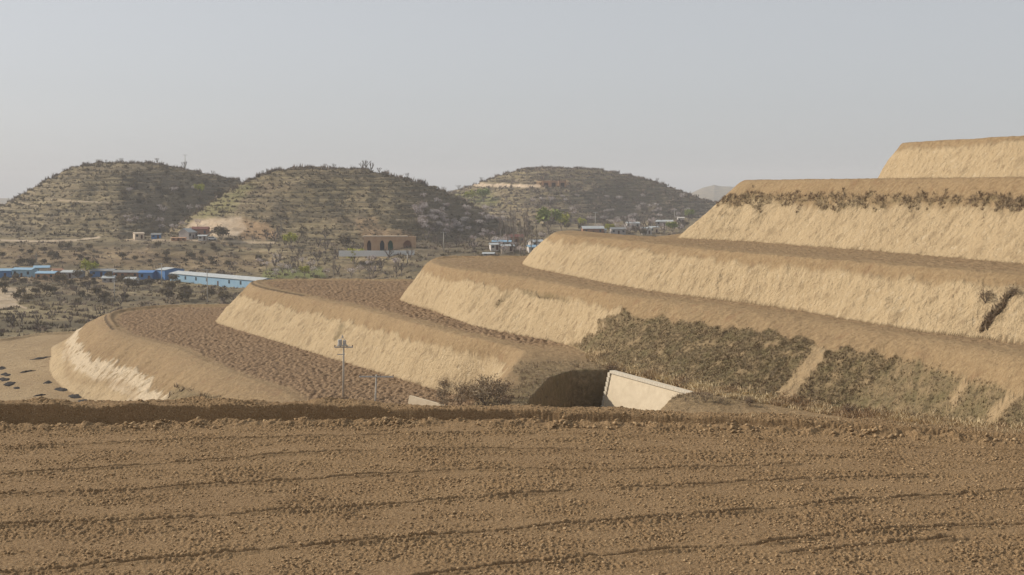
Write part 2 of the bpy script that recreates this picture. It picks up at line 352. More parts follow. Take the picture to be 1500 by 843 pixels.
    g = t3 * smooth(-3, 5, pxn - edge) * smooth(-3, 4, pyn - top) * np.clip(.95 + 1.3 * fbm(pxn / 22 + pyn / 30, pyn / 14, 4, 115), .1, 1)
    for (ax, ay, bx, by, wd) in ((1212, 500, 1145, 590, 11), (1500, 570, 1452, 612, 8), (1420, 555, 1395, 590, 5)):
        tt = np.clip(((pxn - ax) * (bx - ax) + (pyn - ay) * (by - ay)) / ((bx - ax) ** 2 + (by - ay) ** 2), 0, 1)
        dd = np.hypot(pxn - ax - tt * (bx - ax), pyn - ay - tt * (by - ay)); g *= smooth(wd * .7, wd * 1.3, dd + fbm(pxn / 9, pyn / 9, 4, 3) * 13)
    low3 = t3 * smooth(14, 2, np.interp(pxn, [850, 1050, 1250, 1500], [545, 580, 614, 640]) - pyn) * (pxn > 860)
    mk[:, 1] = np.maximum(mk[:, 1], g * .95 * (1 - low3 * .7)); mk[:, 0] *= (1 - g)
    bare = t3 * (pxn > 905) * (1 - g); mk[:, 0] = np.where(t3 & (pxn > edge), bare * .35 * (pyn > top + 3), mk[:, 0])
    t2 = idn == 3                                            # weedy bank left of the underpass
    g2 = t2 * smooth(748, 765, pxn + fbm(pxn / 12, pyn / 12, 2, 5) * 16) * smooth(905, 885, pxn) * smooth(515, 545, pyn) + t2 * smooth(575, 590, pyn + (pxn - 700) * .25) * (pxn > 640) * (pxn < 880)
    g2 = g2 + .9 * t2 * np.exp(-((xn - 16.5) / 4.5) ** 2 - ((yn - 117) / 6.) ** 2) * (xn > 10.5); mk[:, 1] = np.maximum(mk[:, 1], np.clip(g2, 0, 1) * .6); mk[:, 0] *= (1 - np.clip(g2, 0, 1))
    t5 = idn == 6                                            # weedy strip under the lip of the fifth terrace
    b5 = np.interp(pxn, [1050, 1100, 1250, 1400, 1500], [296, 294, 296, 296, 299]); g5 = t5 * np.exp(-((pyn - b5 + fbm(pxn / 18, pyn / 30, 3, 8) * 20) / 10) ** 2) * (pxn > 1050)
    mk[:, 1] = np.maximum(mk[:, 1], g5 * np.clip(.6 + fbm(pxn / 14, pyn / 10, 3, 18) * 1.3, 0, 1) * .85)
    t1 = idn == 2; g1 = t1 * smooth(-6, 6, pxn - (252 - (pyn - 565) * .3)) * smooth(-5, 8, pyn - (566 + np.abs(pxn - 262) * .28)) * (pxn < 330)
    mk[:, 1] = np.maximum(mk[:, 1], g1 * .75); mk[:, 0] *= (1 - g1) * np.where(t1 & (pxn > 262), 0, 1)
    # dark weedy gullies
    for (ax, ay, bx, by, wd, ter) in ((1480, 432, 1440, 482, 3.5, 5), (503, 476, 492, 496, 3, 3), (745, 430, 728, 446, 3, 4), (770, 428, 830, 438, 3, 4)):
        tt = np.clip(((pxn - ax) * (bx - ax) + (pyn - ay) * (by - ay)) / ((bx - ax) ** 2 + (by - ay) ** 2), 0, 1)
        dd = np.hypot(pxn - ax - tt * (bx - ax), pyn - ay - tt * (by - ay)) + fbm(pxn / 5, pyn / 5, 2, 13) * 4
        gl = (idn == ter) * smooth(wd * 1.6, wd * .6, dd); mk[:, 1] = np.maximum(mk[:, 1], gl * .6); zz -= gl * .18
    z[ni] = zz; ident[ni] = idn; mask[ni] = mk; flow[ni] = fl
    # painted ground patterns of hills and valley, with painted flank shade
    fi = np.where((y >= 330) & ((ident == 0) | (ident > 10)))[0]; px, py = proj(x[fi], y[fi], z[fi]); hid = ident[fi]; zf = z[fi]
    m = np.zeros((len(fi), 4)); nn = fbm(px / 14, py / 9, 3, 200)
    def line(pts, w, ch, amt=1.0, ids=None):
        d, _ = pdist(px, py, pts, False); s = amt * smooth(w * 1.4, w * .6, d + nn * w)
        if ids is not None: s = s * np.isin(hid, ids)
        m[:, ch] = np.maximum(m[:, ch], s)
    def poly(pts, ch, amt=1.0, ids=None, soft=3):
        ii = inside(px, py, pts); d, _ = pdist(px, py, pts); s = amt * smooth(-soft, soft, np.where(ii, d, -d) + nn * soft)
        if ids is not None: s = s * np.isin(hid, ids)
        m[:, ch] = np.maximum(m[:, ch], s)
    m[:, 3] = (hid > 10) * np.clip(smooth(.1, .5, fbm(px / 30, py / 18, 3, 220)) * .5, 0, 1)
    poly([(195, 245), (350, 262), (300, 300), (275, 330), (180, 348), (165, 330), (180, 300), (210, 270)], 3, .5, [11], 16)  # shaded right side of the left hill, put into the colour
    poly([(600, 262), (660, 280), (760, 340), (740, 365), (610, 345), (630, 310)], 3, .55, [12, 0], 16)  # shade on the middle hill's right flank, painted as darker ground
    poly([(830, 262), (960, 265), (1060, 300), (1010, 335), (860, 330)], 3, .55, [13], 16)  # right hill's shaded side, painted the same way
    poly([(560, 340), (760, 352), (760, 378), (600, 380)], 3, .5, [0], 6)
    line([(0, 352), (60, 354), (110, 352), (145, 348)], 1.3, 0, .8); line([(55, 292), (110, 295), (160, 297)], .8, 0, .6, [11])
    line([(25, 298), (55, 302)], .9, 0, .5, [11]); line([(695, 271), (740, 272), (790, 273)], 2.2, 0, 1, [13])
    line([(790, 268), (830, 269)], 4.5, 2, 1, [13]); poly([(283, 322), (352, 319), (362, 335), (345, 347), (290, 348), (270, 340)], 0, .9, [12, 0, 11], 3)
    poly([(345, 320), (395, 328), (408, 350), (350, 350)], 2, .9, [12, 0], 4); poly([(530, 335), (600, 338), (612, 350), (530, 350)], 2, .8, [12, 0], 3)
    poly([(520, 320), (550, 318), (560, 335), (528, 350)], 2, .4, [12], 3); line([(185, 352), (280, 352), (400, 356)], 1.6, 0, .6, [0])
    line([(580, 322), (640, 326)], .8, 0, .5, [12]); line([(300, 352), (400, 372)], 1, 2, .4)
    poly([(385, 396), (470, 393), (480, 408), (385, 410)], 1, .8, [0], 4); poly([(665, 285), (720, 283), (735, 300), (690, 302)], 1, .5, [13, 0], 5)
    poly([(0, 360), (130, 362), (330, 372), (400, 380), (380, 396), (0, 385)], 2, .35, [0], 8)
    poly([(270, 322), (300, 302), (350, 272), (370, 272), (340, 310), (300, 322)], 1, .35, [12], 8)
    poly([(0, 420), (40, 424), (28, 440), (20, 452), (-60, 452), (-60, 420)], 0, .65, [0], 2); line([(-20, 440), (8, 440), (20, 446), (38, 452)], 1.5, 0, .8)
    line([(40, 424), (12, 432), (10, 442)], 1.3, 0, .8); poly([(20, 406), (170, 408), (160, 415), (30, 413)], 2, .35, [0], 3)
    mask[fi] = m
    return z, ident, mask, flow
rows = np.concatenate([np.geomspace(50, 110, 140, endpoint=False), np.geomspace(110, 330, 720, endpoint=False), np.geomspace(330, 620, 200, endpoint=False), np.linspace(620, 1320, 520, endpoint=False), np.geomspace(1320, 8000, 70)])
cols = np.concatenate([np.linspace(-1.1, -.46, 40, endpoint=False), np.linspace(-.46, .46, 1250, endpoint=False), np.linspace(.46, 1.1, 40)])
A, Yg = np.meshgrid(cols, rows); Xg = A * Yg
zg, idg, mkg, flg = land(Xg, Yg); NR, NC = A.shape; ZG = zg.reshape(NR, NC); IDG = idg.reshape(NR, NC)
V = np.stack([Xg.ravel(), Yg.ravel(), zg], 1)
ii = np.arange(NR * NC).reshape(NR, NC); Fq = np.stack([ii[:-1, :-1], ii[:-1, 1:], ii[1:, 1:], ii[1:, :-1]], -1).reshape(-1, 4)
fid = idg[Fq].max(1)
names = {0: ('valley_ground', M_hill), 14: ('mountains', M_hill), 11: ('hill', M_hill), 12: ('hill', M_hill), 13: ('hill', M_hill), 1: ('bench_ground', M_terr)}
for k in range(2, 8): names[k] = ('terrace', M_terr)
for k, (nm, mt) in names.items():
    f = Fq[fid == k]
    if not len(f): continue
    uq, inv = np.unique(f, return_inverse=True)
    o = np_mesh(nm, V[uq], inv.reshape(-1, 4), mt, True, {'mask': ('FLOAT_COLOR', mkg[uq]), 'flow': ('FLOAT_VECTOR', flg[uq])})
    tag(o, kind='structure')
def gz(x, y):
    a = np.clip(np.interp(x / y, cols, np.arange(NC)), 0, NC - 1.001); r = np.clip(np.interp(y, rows, np.arange(NR)), 0, NR - 1.001)
    i = int(r); j = int(a); fr = r - i; fa = a - j
    return float((ZG[i, j] * (1 - fa) + ZG[i, j + 1] * fa) * (1 - fr) + (ZG[i + 1, j] * (1 - fa) + ZG[i + 1, j + 1] * fa) * fr)
def hit(px, py, ymin=52):
    d = ray(px, py); a = d[0] / d[1]; s = d[2] / d[1]
    j = int(np.clip(np.interp(a, cols, np.arange(NC)), 0, NC - 1)); h = ZG[:, j]; ok = (h >= s * rows) & (rows > ymin)
    k = int(np.argmax(ok)) if ok.any() else NR - 1
    y = rows[k]
    if k > 0:
        e0 = h[k - 1] - s * rows[k - 1]; e1 = h[k] - s * rows[k]
        if e0 < 0 < e1: y = rows[k - 1] + (rows[k] - rows[k - 1]) * (-e0) / (e1 - e0)
    x = a * y; return Vector((x, y, gz(x, y)))

# ---------------------------------------------------------------- near field
FZ = -8.0
def fpl(pts): return [up(px, py, FZ) for px, py in pts]
FUR = [fpl(p) for p in (
 [(-150, 668), (0, 657), (140, 651), (300, 645), (500, 640), (700, 634), (900, 638), (1100, 645), (1250, 652), (1500, 662), (1650, 668)],
 [(-150, 708), (0, 698), (150, 686), (300, 675), (400, 668), (500, 662), (700, 660), (830, 659), (1000, 663), (1200, 670), (1500, 684), (1650, 690)],
 [(-150, 736), (0, 728), (140, 722), (250, 716), (380, 706), (500, 698), (660, 690), (780, 688), (900, 689), (1100, 684), (1160, 680)],
 [(-150, 782), (0, 772), (100, 766), (200, 763), (310, 757), (400, 750), (500, 744), (620, 735), (780, 725), (870, 717), (1000, 712), (1150, 704), (1230, 701), (1360, 697)],
 [(-100, 850), (100, 832), (150, 826), (300, 814), (400, 804), (500, 797), (620, 787), (700, 779), (830, 768), (1000, 755), (1150, 744), (1250, 734), (1400, 725), (1500, 718), (1650, 708)],
 [(500, 858), (620, 843), (700, 832), (850, 816), (1000, 803), (1100, 798), (1230, 783), (1380, 772), (1500, 768)],
 [(1150, 812), (1290, 798), (1400, 788)])]
RIM = [up(px, py, FZ) for px, py in ((-500, 640), (-200, 628), (0, 624), (200, 620), (450, 615), (750, 616), (1000, 622), (1250, 631), (1500, 645), (1800, 665), (2100, 690))]
RIMA = np.array(RIM)
def field_h(x, y):
    yr = np.interp(x, RIMA[:, 0], RIMA[:, 1]); s = y - yr + fbm(x / 2.5, y / 2.5, 3, 300) * .22      # >0 beyond the foot of the rim
    fade = np.interp(x, [-20, -8, 0, 6, 12, 18], [1.35, 1.1, .62, .5, .42, .25])
    z = FZ + fbm(x / 6, y / 6, 2, 301) * .07
    rough = np.clip(.55 + 1.6 * fbm(x / 2.6, y / 1.3, 3, 302), .12, 1.25)
    cl = np.abs(fbm(x * 5.5, y * 4.5, 2, 303)); c2 = fbm(x * 10, y * 10, 2, 304)
    z = z + rough * (.060 * np.clip(.30 - cl, 0, 1) * 2.2 - .012) + c2 * .030 * (.45 + rough)
    for k, P in enumerate(FUR):
        d, u = pdist(x, y, P, False); am = np.clip(.75 + .8 * pn(u / 1.6, u * 0 + k, 310) + .5 * pn(u / .3, u * 0 + k, 311), .15, 1.3)
        w = .075 * (.8 + .4 * pn(u / .5, u * 0 + k, 312)); z = z - am * .21 * np.exp(-(d / w) ** 2) + am * .06 * np.exp(-((d - .17) / .09) ** 2)
    fr = np.exp(-((s + .95) / .45) ** 2); z = z + fr * (.08 + .17 * np.clip(fbm(x * 1.7, y * 1.7, 3, 305) + .25, 0, 1)) * 1.3   # crumbly ridge before the rim
    rh = (.52 + .16 * fbm(x / 1.5, y / 1.5, 2, 306) + .05 * fbm(x / .35, y / .35, 3, 308)) * fade
    z = z + rh * smooth(-.06, .16, s) - .12 * fade * np.exp(-((s + .25) / .2) ** 2)
    e = np.clip(s - 1.15 - .25 * fbm(x / .8, y / .8, 2, 307), 0, None); z = z - np.minimum(e * 1.15, 10.8) - 0.0
    return z
ya = np.concatenate([np.linspace(1.5, 26.5, 60, endpoint=False), np.linspace(26.5, 51, 700, endpoint=False), np.linspace(51, 66, 60)])
ca = np.concatenate([np.linspace(-1.6, -.41, 50, endpoint=False), np.linspace(-.41, .41, 1450, endpoint=False), np.linspace(.41, 1.6, 50)])
Af, Yf = np.meshgrid(ca, ya); Xf = Af * np.maximum(Yf, 24); Zf = field_h(Xf.ravel(), Yf.ravel()); jj = np.arange(Af.size).reshape(Af.shape)
Ff = np.stack([jj[:-1, :-1], jj[:-1, 1:], jj[1:, 1:], jj[1:, :-1]], -1).reshape(-1, 4)
tag(np_mesh('field', np.stack([Xf.ravel(), Yf.ravel(), Zf], 1), Ff, M_field, True), kind='structure')
# loose clods
def icos(n):
    t = (1 + 5 ** .5) / 2
    v = np.array([(-1, t, 0), (1, t, 0), (-1, -t, 0), (1, -t, 0), (0, -1, t), (0, 1, t), (0, -1, -t), (0, 1, -t), (t, 0, -1), (t, 0, 1), (-t, 0, -1), (-t, 0, 1)]) / 1.9
    f = np.array([(0, 11, 5), (0, 5, 1), (0, 1, 7), (0, 7, 10), (0, 10, 11), (1, 5, 9), (5, 11, 4), (11, 10, 2), (10, 7, 6), (7, 1, 8), (3, 9, 4), (3, 4, 2), (3, 2, 6), (3, 6, 8), (3, 8, 9), (4, 9, 5), (2, 4, 11), (6, 2, 10), (8, 6, 7), (9, 8, 1)])
    return v, f
def scatter_lumps(name, P, S, m, squash=.7):
    v, f = icos(1); N = len(P); VV = v[None] * (1 + .35 * rng.standard_normal((N, 12, 1)).clip(-1.5, 1.5)) * S[:, None, None] * np.array([1, 1, squash])
    an = rng.random(N) * 6.28; c, s = np.cos(an)[:, None], np.sin(an)[:, None]; x = VV[..., 0] * c - VV[..., 1] * s; y = VV[..., 0] * s + VV[..., 1] * c
    VV = np.stack([x, y, VV[..., 2]], -1) + P[:, None]; FF = f[None] + (np.arange(N) * 12)[:, None, None]
    return np_mesh(name, VV.reshape(-1, 3), FF.reshape(-1, 3), m)
N = 70000; y = 26 + 24.5 * rng.random(N) ** .9; x = (rng.random(N) * .84 - .42) * y
den = fbm(x / 2.2, y / 1.1, 3, 302); keep = rng.random(N) < np.clip(.35 + 1.6 * den, .06, 1); x, y = x[keep], y[keep]
s = .012 + .034 * rng.random(len(x)) ** 3
yr = np.interp(x, RIMA[:, 0], RIMA[:, 1]); near = np.abs(y - yr + .9) < .6; s[near] *= 1.9
o = scatter_lumps('soil_clods', np.stack([x, y, field_h(x, y) + s * .3], 1), s, M_clod)
tag(o, 'small loose soil clods strewn over the brown field in front', 'soil clods', kind='stuff')

# ---------------------------------------------------------------- vegetation
def leafmat(name, c0, c1, sc=.8):
    t = NT(name, .9); p = t.pos(); n = t.noise(p, sc, 3, .7); t.col(t.mix(t.ramp(t.noise(p, .28, 4, .7), .38, .62), t.mix(t.ramp(n, .35, .65), c0, c1), tuple(.62 * (a_ + b_) / 2 * w_ for a_, b_, w_ in zip(c0, c1, (1.05, .92, .9))))); return t.m
M_green = leafmat('green_grass', (.13, .102, .05), (.27, .205, .11), 1.4)
M_brush = leafmat('dry_brush', (.20, .155, .10), (.42, .33, .22), 1.5); M_straw = leafmat('straw', (.50, .40, .24), (.68, .55, .34), 1.5)
M_scrub = leafmat('hill_shrub', (.11, .09, .048), (.26, .205, .115), .15); M_scrub2 = leafmat('hill_shrub_purple', (.15, .12, .088), (.33, .265, .205), .15)
M_leaf = leafmat('spring_leaf', (.36, .40, .05), (.50, .48, .09), .5); M_leafd = leafmat('green_leaf', (.20, .26, .06), (.32, .36, .10), .5)
M_blos = leafmat('blossom', (.55, .48, .46), (.85, .78, .75), .7); M_twig = leafmat('twig', (.12, .10, .08), (.24, .20, .17), .7); M_bark = leafmat('pale_bark', (.22, .19, .15), (.38, .33, .27), .5)
M_dark = leafmat('evergreen_leaf', (.03, .045, .02), (.06, .075, .03), .5)
def tufts(name, P, H, m, blades=6, wid=.12, spread=.5, lean=.5):
    """P (N,3) bases, H (N) heights: fans of thin triangles"""
    N = len(P); B = blades; b = P[:, None] + np.concatenate([rng.uniform(-1, 1, (N, B, 2)) * (H * spread)[:, None, None], np.zeros((N, B, 1))], 2)
    an = rng.random((N, B)) * 6.28; w = (H[:, None] * wid * (.5 + rng.random((N, B)))); dx, dy = np.cos(an) * w, np.sin(an) * w
    tip = b + np.stack([rng.normal(0, lean, (N, B)) * H[:, None], rng.normal(0, lean, (N, B)) * H[:, None], H[:, None] * (.5 + .7 * rng.random((N, B)))], 2)
    z0 = np.zeros_like(dx); v = np.stack([b + np.stack([dx, dy, z0 - .05], 2), b - np.stack([dx, dy, z0 + .05], 2), tip], 2).reshape(-1, 3)
    return np_mesh(name, v, np.arange(len(v)).reshape(-1, 3), m)
def pick(cond_idx, n):
    k = rng.choice(cond_idx, n); i, j = np.divmod(k, NC); i = np.clip(i, 0, NR - 2); j = np.clip(j, 0, NC - 2); fr, fa = rng.random(n), rng.random(n)
    yv = rows[i] + (rows[i + 1] - rows[i]) * fr; av = cols[j] + (cols[j + 1] - cols[j]) * fa
    zz = (ZG[i, j] * (1 - fa) + ZG[i, j + 1] * fa) * (1 - fr) + (ZG[i + 1, j] * (1 - fa) + ZG[i + 1, j + 1] * fa) * fr
    return np.stack([av * yv, yv, zz], 1)
G = mkg[:, 1]; pxg, pyg = proj(V[:, 0], V[:, 1], V[:, 2])
I = np.where((idg == 4) & (G > .5) & (pxg < 1700) & (pyg > 440))[0]
P = pick(I, 24000); H = .05 + .14 * rng.random(len(P)) ** 2; tag(tufts('bank_grass', P[:16000], H[:16000], M_green, 6, .13), 'dull green and brown grass covering the near bank of the terraces', 'grass', kind='stuff')
tag(tufts('bank_brush', P[16000:], H[16000:] * 1.3, M_brush, 7, .09), 'dark dry brush growing through the grass of the near bank', 'brush', kind='stuff')
I = np.where((idg == 6) & (G > .22))[0]
if len(I): P = pick(I, 5200); P = P[fbm(P[:, 1] / 7, P[:, 1] * 0, 3, 9) + fbm(P[:, 1] / 1.5, P[:, 2] / 1, 2, 9) > -.6]; tag(tufts('weed_strip', P, .08 + .26 * rng.random(len(P)), M_brush, 7, .10), 'strip of dark dry weeds below the lip of the second highest terrace', 'weeds', kind='stuff')
I = np.where((idg == 3) & (G > .3) & (V[:, 1] < 200))[0]; P = pick(I, 4200); tag(tufts('weeds', P, .10 + .22 * rng.random(len(P)), M_brush, 6, .12), 'grey brown weeds around the sunken passage', 'weeds', kind='stuff')
I = np.where((idg == 2) & (G > .3))[0]; P = pick(I, 1200); tag(tufts('weeds', P, .3 + .4 * rng.random(len(P)), M_brush, 6, .12), 'dark weeds at the foot of the lowest terrace', 'weeds', kind='stuff')
I = np.where(((idg == 5)) & (G > .3))[0]; P = pick(I, 260); tag(tufts('weeds', P, .12 + .3 * rng.random(len(P)), M_brush, 6, .14), 'weeds growing in gullies of the fourth terrace face', 'weeds', kind='stuff')
# straw line along the foot of the near bank
Pl = []
for q in range(4200):
    px = rng.uniform(860, 1560); py = np.interp(px, [850, 900, 1050, 1250, 1500], [520, 541, 577, 611, 640]) - abs(rng.normal(0, 7)) + 3; h = hit(px, py); Pl.append(h[:])
Pl = np.array(Pl); tag(tufts('straw_grass', Pl, .18 + .25 * rng.random(len(Pl)), M_straw, 6, .15), 'pale straw grass along the foot of the near bank', 'grass', kind='stuff')
# far scrub
for hidv, n, m, lab in ((11, 3000, M_scrub, 'low dark scrub dotted over the left hill'), (12, 3000, M_scrub, 'low dark scrub dotted over the middle hill'), (13, 3600, M_scrub2, 'low scrub covering the right hill')):
    I = np.where((idg == hidv) & (mkg[:, 0] < .3) & (V[:, 1] < HILLS[hidv - 11]['D'] + 12) & (pxg > -60) & (pxg < 1560))[0]; P = pick(I, n)
    ra = mkg[:, 3]; H = (.5 + 1.1 * rng.random(n) ** 2) * HILLS[hidv - 11]['D'] / 900
    tag(tufts('hillside_scrub', P, H, m, 8, .32, .8, .5), lab, 'scrub', kind='stuff')
I = np.where(((idg == 0)) & (V[:, 1] > 345) & (V[:, 1] < 900) & (mkg[:, 0] < .3) & (pxg > -60) & (pxg < 1100))[0]; P = pick(I, 6500)
tag(tufts('valley_scrub', P[:4000], .4 + 1.0 * rng.random(4000) ** 1.5, M_scrub2, 12, .28, 1.3, .4), 'brown and mauve scrub filling the valley floor', 'scrub', kind='stuff')
tag(tufts('valley_brush', P[4000:], .4 + .8 * rng.random(2500), M_scrub, 12, .3, 1.3, .4), 'dark green brown brush filling the valley floor', 'brush', kind='stuff')
P = []
for k in (0, 1, 2):
    o_ = np.array(HILLS[k]['out'])
    for q in range(420):
        px = rng.uniform(o_[1, 0], o_[-2, 0]); D = HILLS[k]['D'] + rng.normal(-1, 4); x = (px - 750) / F * D; P.append((x, D, gz(x, D) - .3))
P = np.array(P); tag(tufts('ridge_scrub', P, .9 + 2.2 * rng.random(len(P)) ** 3, M_scrub2, 14, .16, .6, .35), 'thin brown scrub along the crests of the hills', 'scrub', kind='stuff')

def branches(mb, p, d, L, r, depth, tips, n=3, sp=.6, upw=.2):
    q = p + d * L; mb.tube(p, q, r, r * .65, 4)
    if depth == 0: tips.append(q); return
    for k in range(n):
        e = (d + Vector((random.uniform(-sp, sp), random.uniform(-sp, sp), random.uniform(-sp * .3, sp) + upw * .3))).normalized()
        st = p.lerp(q, random.uniform(.55, 1)); branches(mb, st, e, L * random.uniform(.6, .85), r * .6, depth - 1, tips, n, sp, upw)
def tree(kind, name, h, cw, leaf=None, nleaf=500, ls=.3, seed=0, crown0=.25):
    """trunk with limbs, crown of small leaf or blossom faces in clumps"""
    random.seed(seed); lr = np.random.default_rng(seed); root = empty(name, (0, 0, 0)); tr = MB(); tips = []
    if kind == 'poplar':
        mb = MB(); tr.tube((0, 0, 0), (.1, 0, h * .5), .22, .15, 6); tr.tube((.1, 0, h * .5), (0, 0, h * .97), .15, .03, 5)
        for k in range(46):
            z = h * random.uniform(.18, .92); a = random.uniform(0, 6.28); L = cw * random.uniform(.5, 1) * (1.15 - z / h); d = Vector((math.cos(a) * .45, math.sin(a) * .45, 1)).normalized()
            branches(mb, Vector((0, 0, z)), d, L, .06, 1, tips, 3, .35, .6)
        tr.build('trunk', M_bark, root); mb.build('branches', M_bark, root)
    else:
        nb = 4 if kind != 'bush' else 6; base = h * (crown0 if kind != 'bush' else .02)
        kt = 2.0 if name == 'bare_tree' else 1.0; tr.tube((0, 0, -.3), (0, 0, base + .1), .035 * h + .03, .028 * h + .02, 6)
        mb = MB()
        for k in range(nb):
            a = 6.28 * k / nb + random.uniform(-.4, .4); d = Vector((math.cos(a) * cw / h, math.sin(a) * cw / h, .75)).normalized()
            branches(mb, Vector((0, 0, base * random.uniform(.75, 1))), d, h * .32, .018 * h * kt, 2, tips, 3, .6)
        mx = max(t_.z for t_ in tips); sc_ = h / mx
        mb.v = [(v[0], v[1], v[2] * sc_ if v[2] > base else v[2]) for v in mb.v]; tips = [Vector((t_.x, t_.y, t_.z * sc_)) for t_ in tips]
        tr.build('trunk', M_bark if kind != 'bush' else M_twig, root); mb.build('branches', M_twig, root)
    if leaf:
        T = np.array([t_[:] for t_ in tips]); c = T[lr.integers(0, len(T), nleaf)] + lr.normal(0, cw * .10 + .1, (nleaf, 3)); e1 = lr.normal(0, ls, (nleaf, 3)); e2 = lr.normal(0, ls, (nleaf, 3))
        v = np.stack([c, c + e1, c + e2], 1).reshape(-1, 3); o = np_mesh('crown', v, np.arange(len(v)).reshape(-1, 3), leaf); o.parent = root
    return root
used = set()
def put(proto, loc, s=1.0, label=None, cat=None, group=None, rz=None, sz=None):
    o = proto if id(proto) not in used else copy_tree(proto); used.add(id(proto)); keep_.append(proto)
    o.location = loc; o.rotation_euler = (0, 0, random.uniform(0, 6.28) if rz is None else rz); o.scale = (s, s, s if sz is None else sz)
    for k_ in ('label', 'category', 'group', 'kind'):
        if k_ in o: del o[k_]
    return tag(o, label, cat, group)
keep_ = []
blos = [tree('round', 'blossoming_tree', 4.2, 3.2, M_blos, 230, .20, 30 + k) for k in range(3)]
bare = [tree('round', 'bare_tree', 5, 3.4, None, 0, 0, 40 + k) for k in range(3)]
leafy = [tree('round', 'green_tree', 5.5, 4, M_leaf, 900, .36, 50 + k, .2) for k in range(2)]
leafd = [tree('round', 'green_tree', 6, 4.4, M_leafd, 900, .38, 60 + k, .2) for k in range(2)]
poplar = [tree('poplar', 'bare_poplar', 14, 2.6, None, 0, 0, 70 + k) for k in range(3)]
bush = [tree('bush', 'dry_bush', 1.6, 1.8, M_brush, 420, .10, 80 + k) for k in range(3)]
shrub = [tree('bush', 'dark_shrub', 2.6, 2.4, M_scrub, 500, .26, 85 + k) for k in range(3)]
random.seed(3)
def area(protos, n, box, s0, s1, label, cat, group, ymin=340, poly_=None):
    c = 0; tries = 0
    while c < n and tries < n * 20:
        tries += 1; px = random.uniform(box[0], box[2]); py = random.uniform(box[1], box[3])
        if poly_ and not inside(np.array([px]), np.array([py]), poly_)[0]: continue
        p = hit(px, py)
        if p.y < ymin or p.y > 1500: continue
        put(random.choice(protos), p, random.uniform(s0, s1), label, cat, group); c += 1
area(blos, 42, (590, 290, 690, 345), .7, 1.25, 'small pale pink blossoming tree on the shaded right flank of the middle hill', 'tree', 'blossoming trees on the right flank of the middle hill', poly_=[(590, 290), (640, 292), (690, 330), (690, 345), (620, 345)])
area(blos, 16, (680, 308, 750, 335), .8, 1.3, 'pale blossoming tree in the saddle between the middle and right hills', 'tree', 'blossoming trees in the saddle')
area(blos, 16, (150, 270, 300, 345), .8, 1.25, 'pale blossoming tree on the dark right side of the left hill', 'tree', 'blossoming trees on the left hill')
area(blos, 26, (780, 290, 1020, 320), .9, 1.4, 'pale blossoming tree on the lower slope of the right hill', 'tree', 'blossoming trees on the right hill')
area(blos, 34, (850, 322, 1000, 346), .9, 1.4, 'pale blossoming tree among the village houses at the foot of the right hill', 'tree', 'blossoming trees in the village')
area(blos, 22, (380, 385, 600, 410), .7, 1.1, 'grey white blossoming tree behind the second terrace', 'tree', 'blossoming trees behind the second terrace')
area(bare, 24, (400, 372, 610, 405), .8, 1.3, 'bare grey tree in the hollow behind the second terrace', 'tree', 'bare trees behind the second terrace')
area(bare, 22, (620, 340, 760, 375), .8, 1.3, 'bare brown tree on the valley side behind the third terrace', 'tree', 'bare trees behind the third terrace')
area(bare, 14, (340, 345, 480, 372), .8, 1.3, 'bare tree along the track at the foot of the middle hill', 'tree', 'bare trees at the foot of the middle hill')
area(bare, 46, (850, 322, 1015, 348), .9, 1.5, 'bare brown tree among the village houses at the foot of the right hill', 'tree', 'bare trees in the village')
area(shrub, 30, (690, 330, 1015, 350), .9, 1.5, 'dark shrub in the village behind the fourth terrace', 'shrub', 'shrubs in the village')
area(blos, 16, (690, 345, 800, 375), .7, 1.1, 'pale blossoming tree among the houses left of the fourth terrace', 'tree', 'blossoming trees left of the fourth terrace')
area(shrub, 40, (0, 360, 380, 392), .7, 1.2, 'dark shrub on the ochre slope above the blue sheds', 'shrub', 'shrubs above the blue sheds')
area(shrub, 60, (0, 405, 330, 445), .7, 1.4, 'dark shrub on the valley floor in front of the blue sheds', 'shrub', 'shrubs in front of the blue sheds')
area(shrub, 30, (180, 250, 345, 300), .8, 1.4, 'dark shrub on the upper right side of the left hill', 'shrub', 'shrubs on the left hill')
area(bare, 10, (0, 428, 320, 480), .6, 1.0, 'small bare tree standing in the scrubby valley floor', 'tree', 'bare trees on the valley floor')
for px, D, s, lab in ((272, 1000, 1.1, 'lone bare tree on the crest of the left hill right of its summit'), (180, 1000, .8, 'bare round tree on the summit of the left hill'), (232, 1000, .8, 'bare tree between the summit and the lone tree of the left hill'),
                      (158, 1000, .55, 'low tree just left of the left hill summit'), (125, 1000, .5, 'low tree at the upper left shoulder of the left hill'), (95, 1000, .45, 'low tree on the left skyline of the left hill'),
                      (313, 1000, .7, 'bare tree low on the right crest of the left hill'), (386, 870, .6, 'bare tree at the left end of the middle hill crest')):
    x = (px - 750) / F * D; put(random.choice(bare), (x, D, gz(x, D) - .3), s * 1.1, lab, 'tree')
for px, s, lab in ((531, .9, 'leftmost bare tree of the sparse clump on the middle hill crest'), (537, 1.1, 'tallest bare tree of the sparse clump on the middle hill crest'), (545, 1.0, 'third bare tree of the sparse clump on the middle hill crest'), (556, .75, 'small forked tree right of the clump on the middle hill crest'),
                   (597, .7, 'bushy tree on the falling right crest of the middle hill'), (490, .7, 'low twiggy tree on the middle hill crest above the cave dwellings'), (477, .55, 'low twiggy tree left of centre on the middle hill crest'), (407, .5, 'twiggy tree near the left end of the middle hill crest'), (625, .6, 'small tree near the lower right end of the middle hill crest')):
    x = (px - 750) / F * 870; put(random.choice(bare), (x, 870, gz(x, 870) - .3), s * 1.15, lab, 'tree')
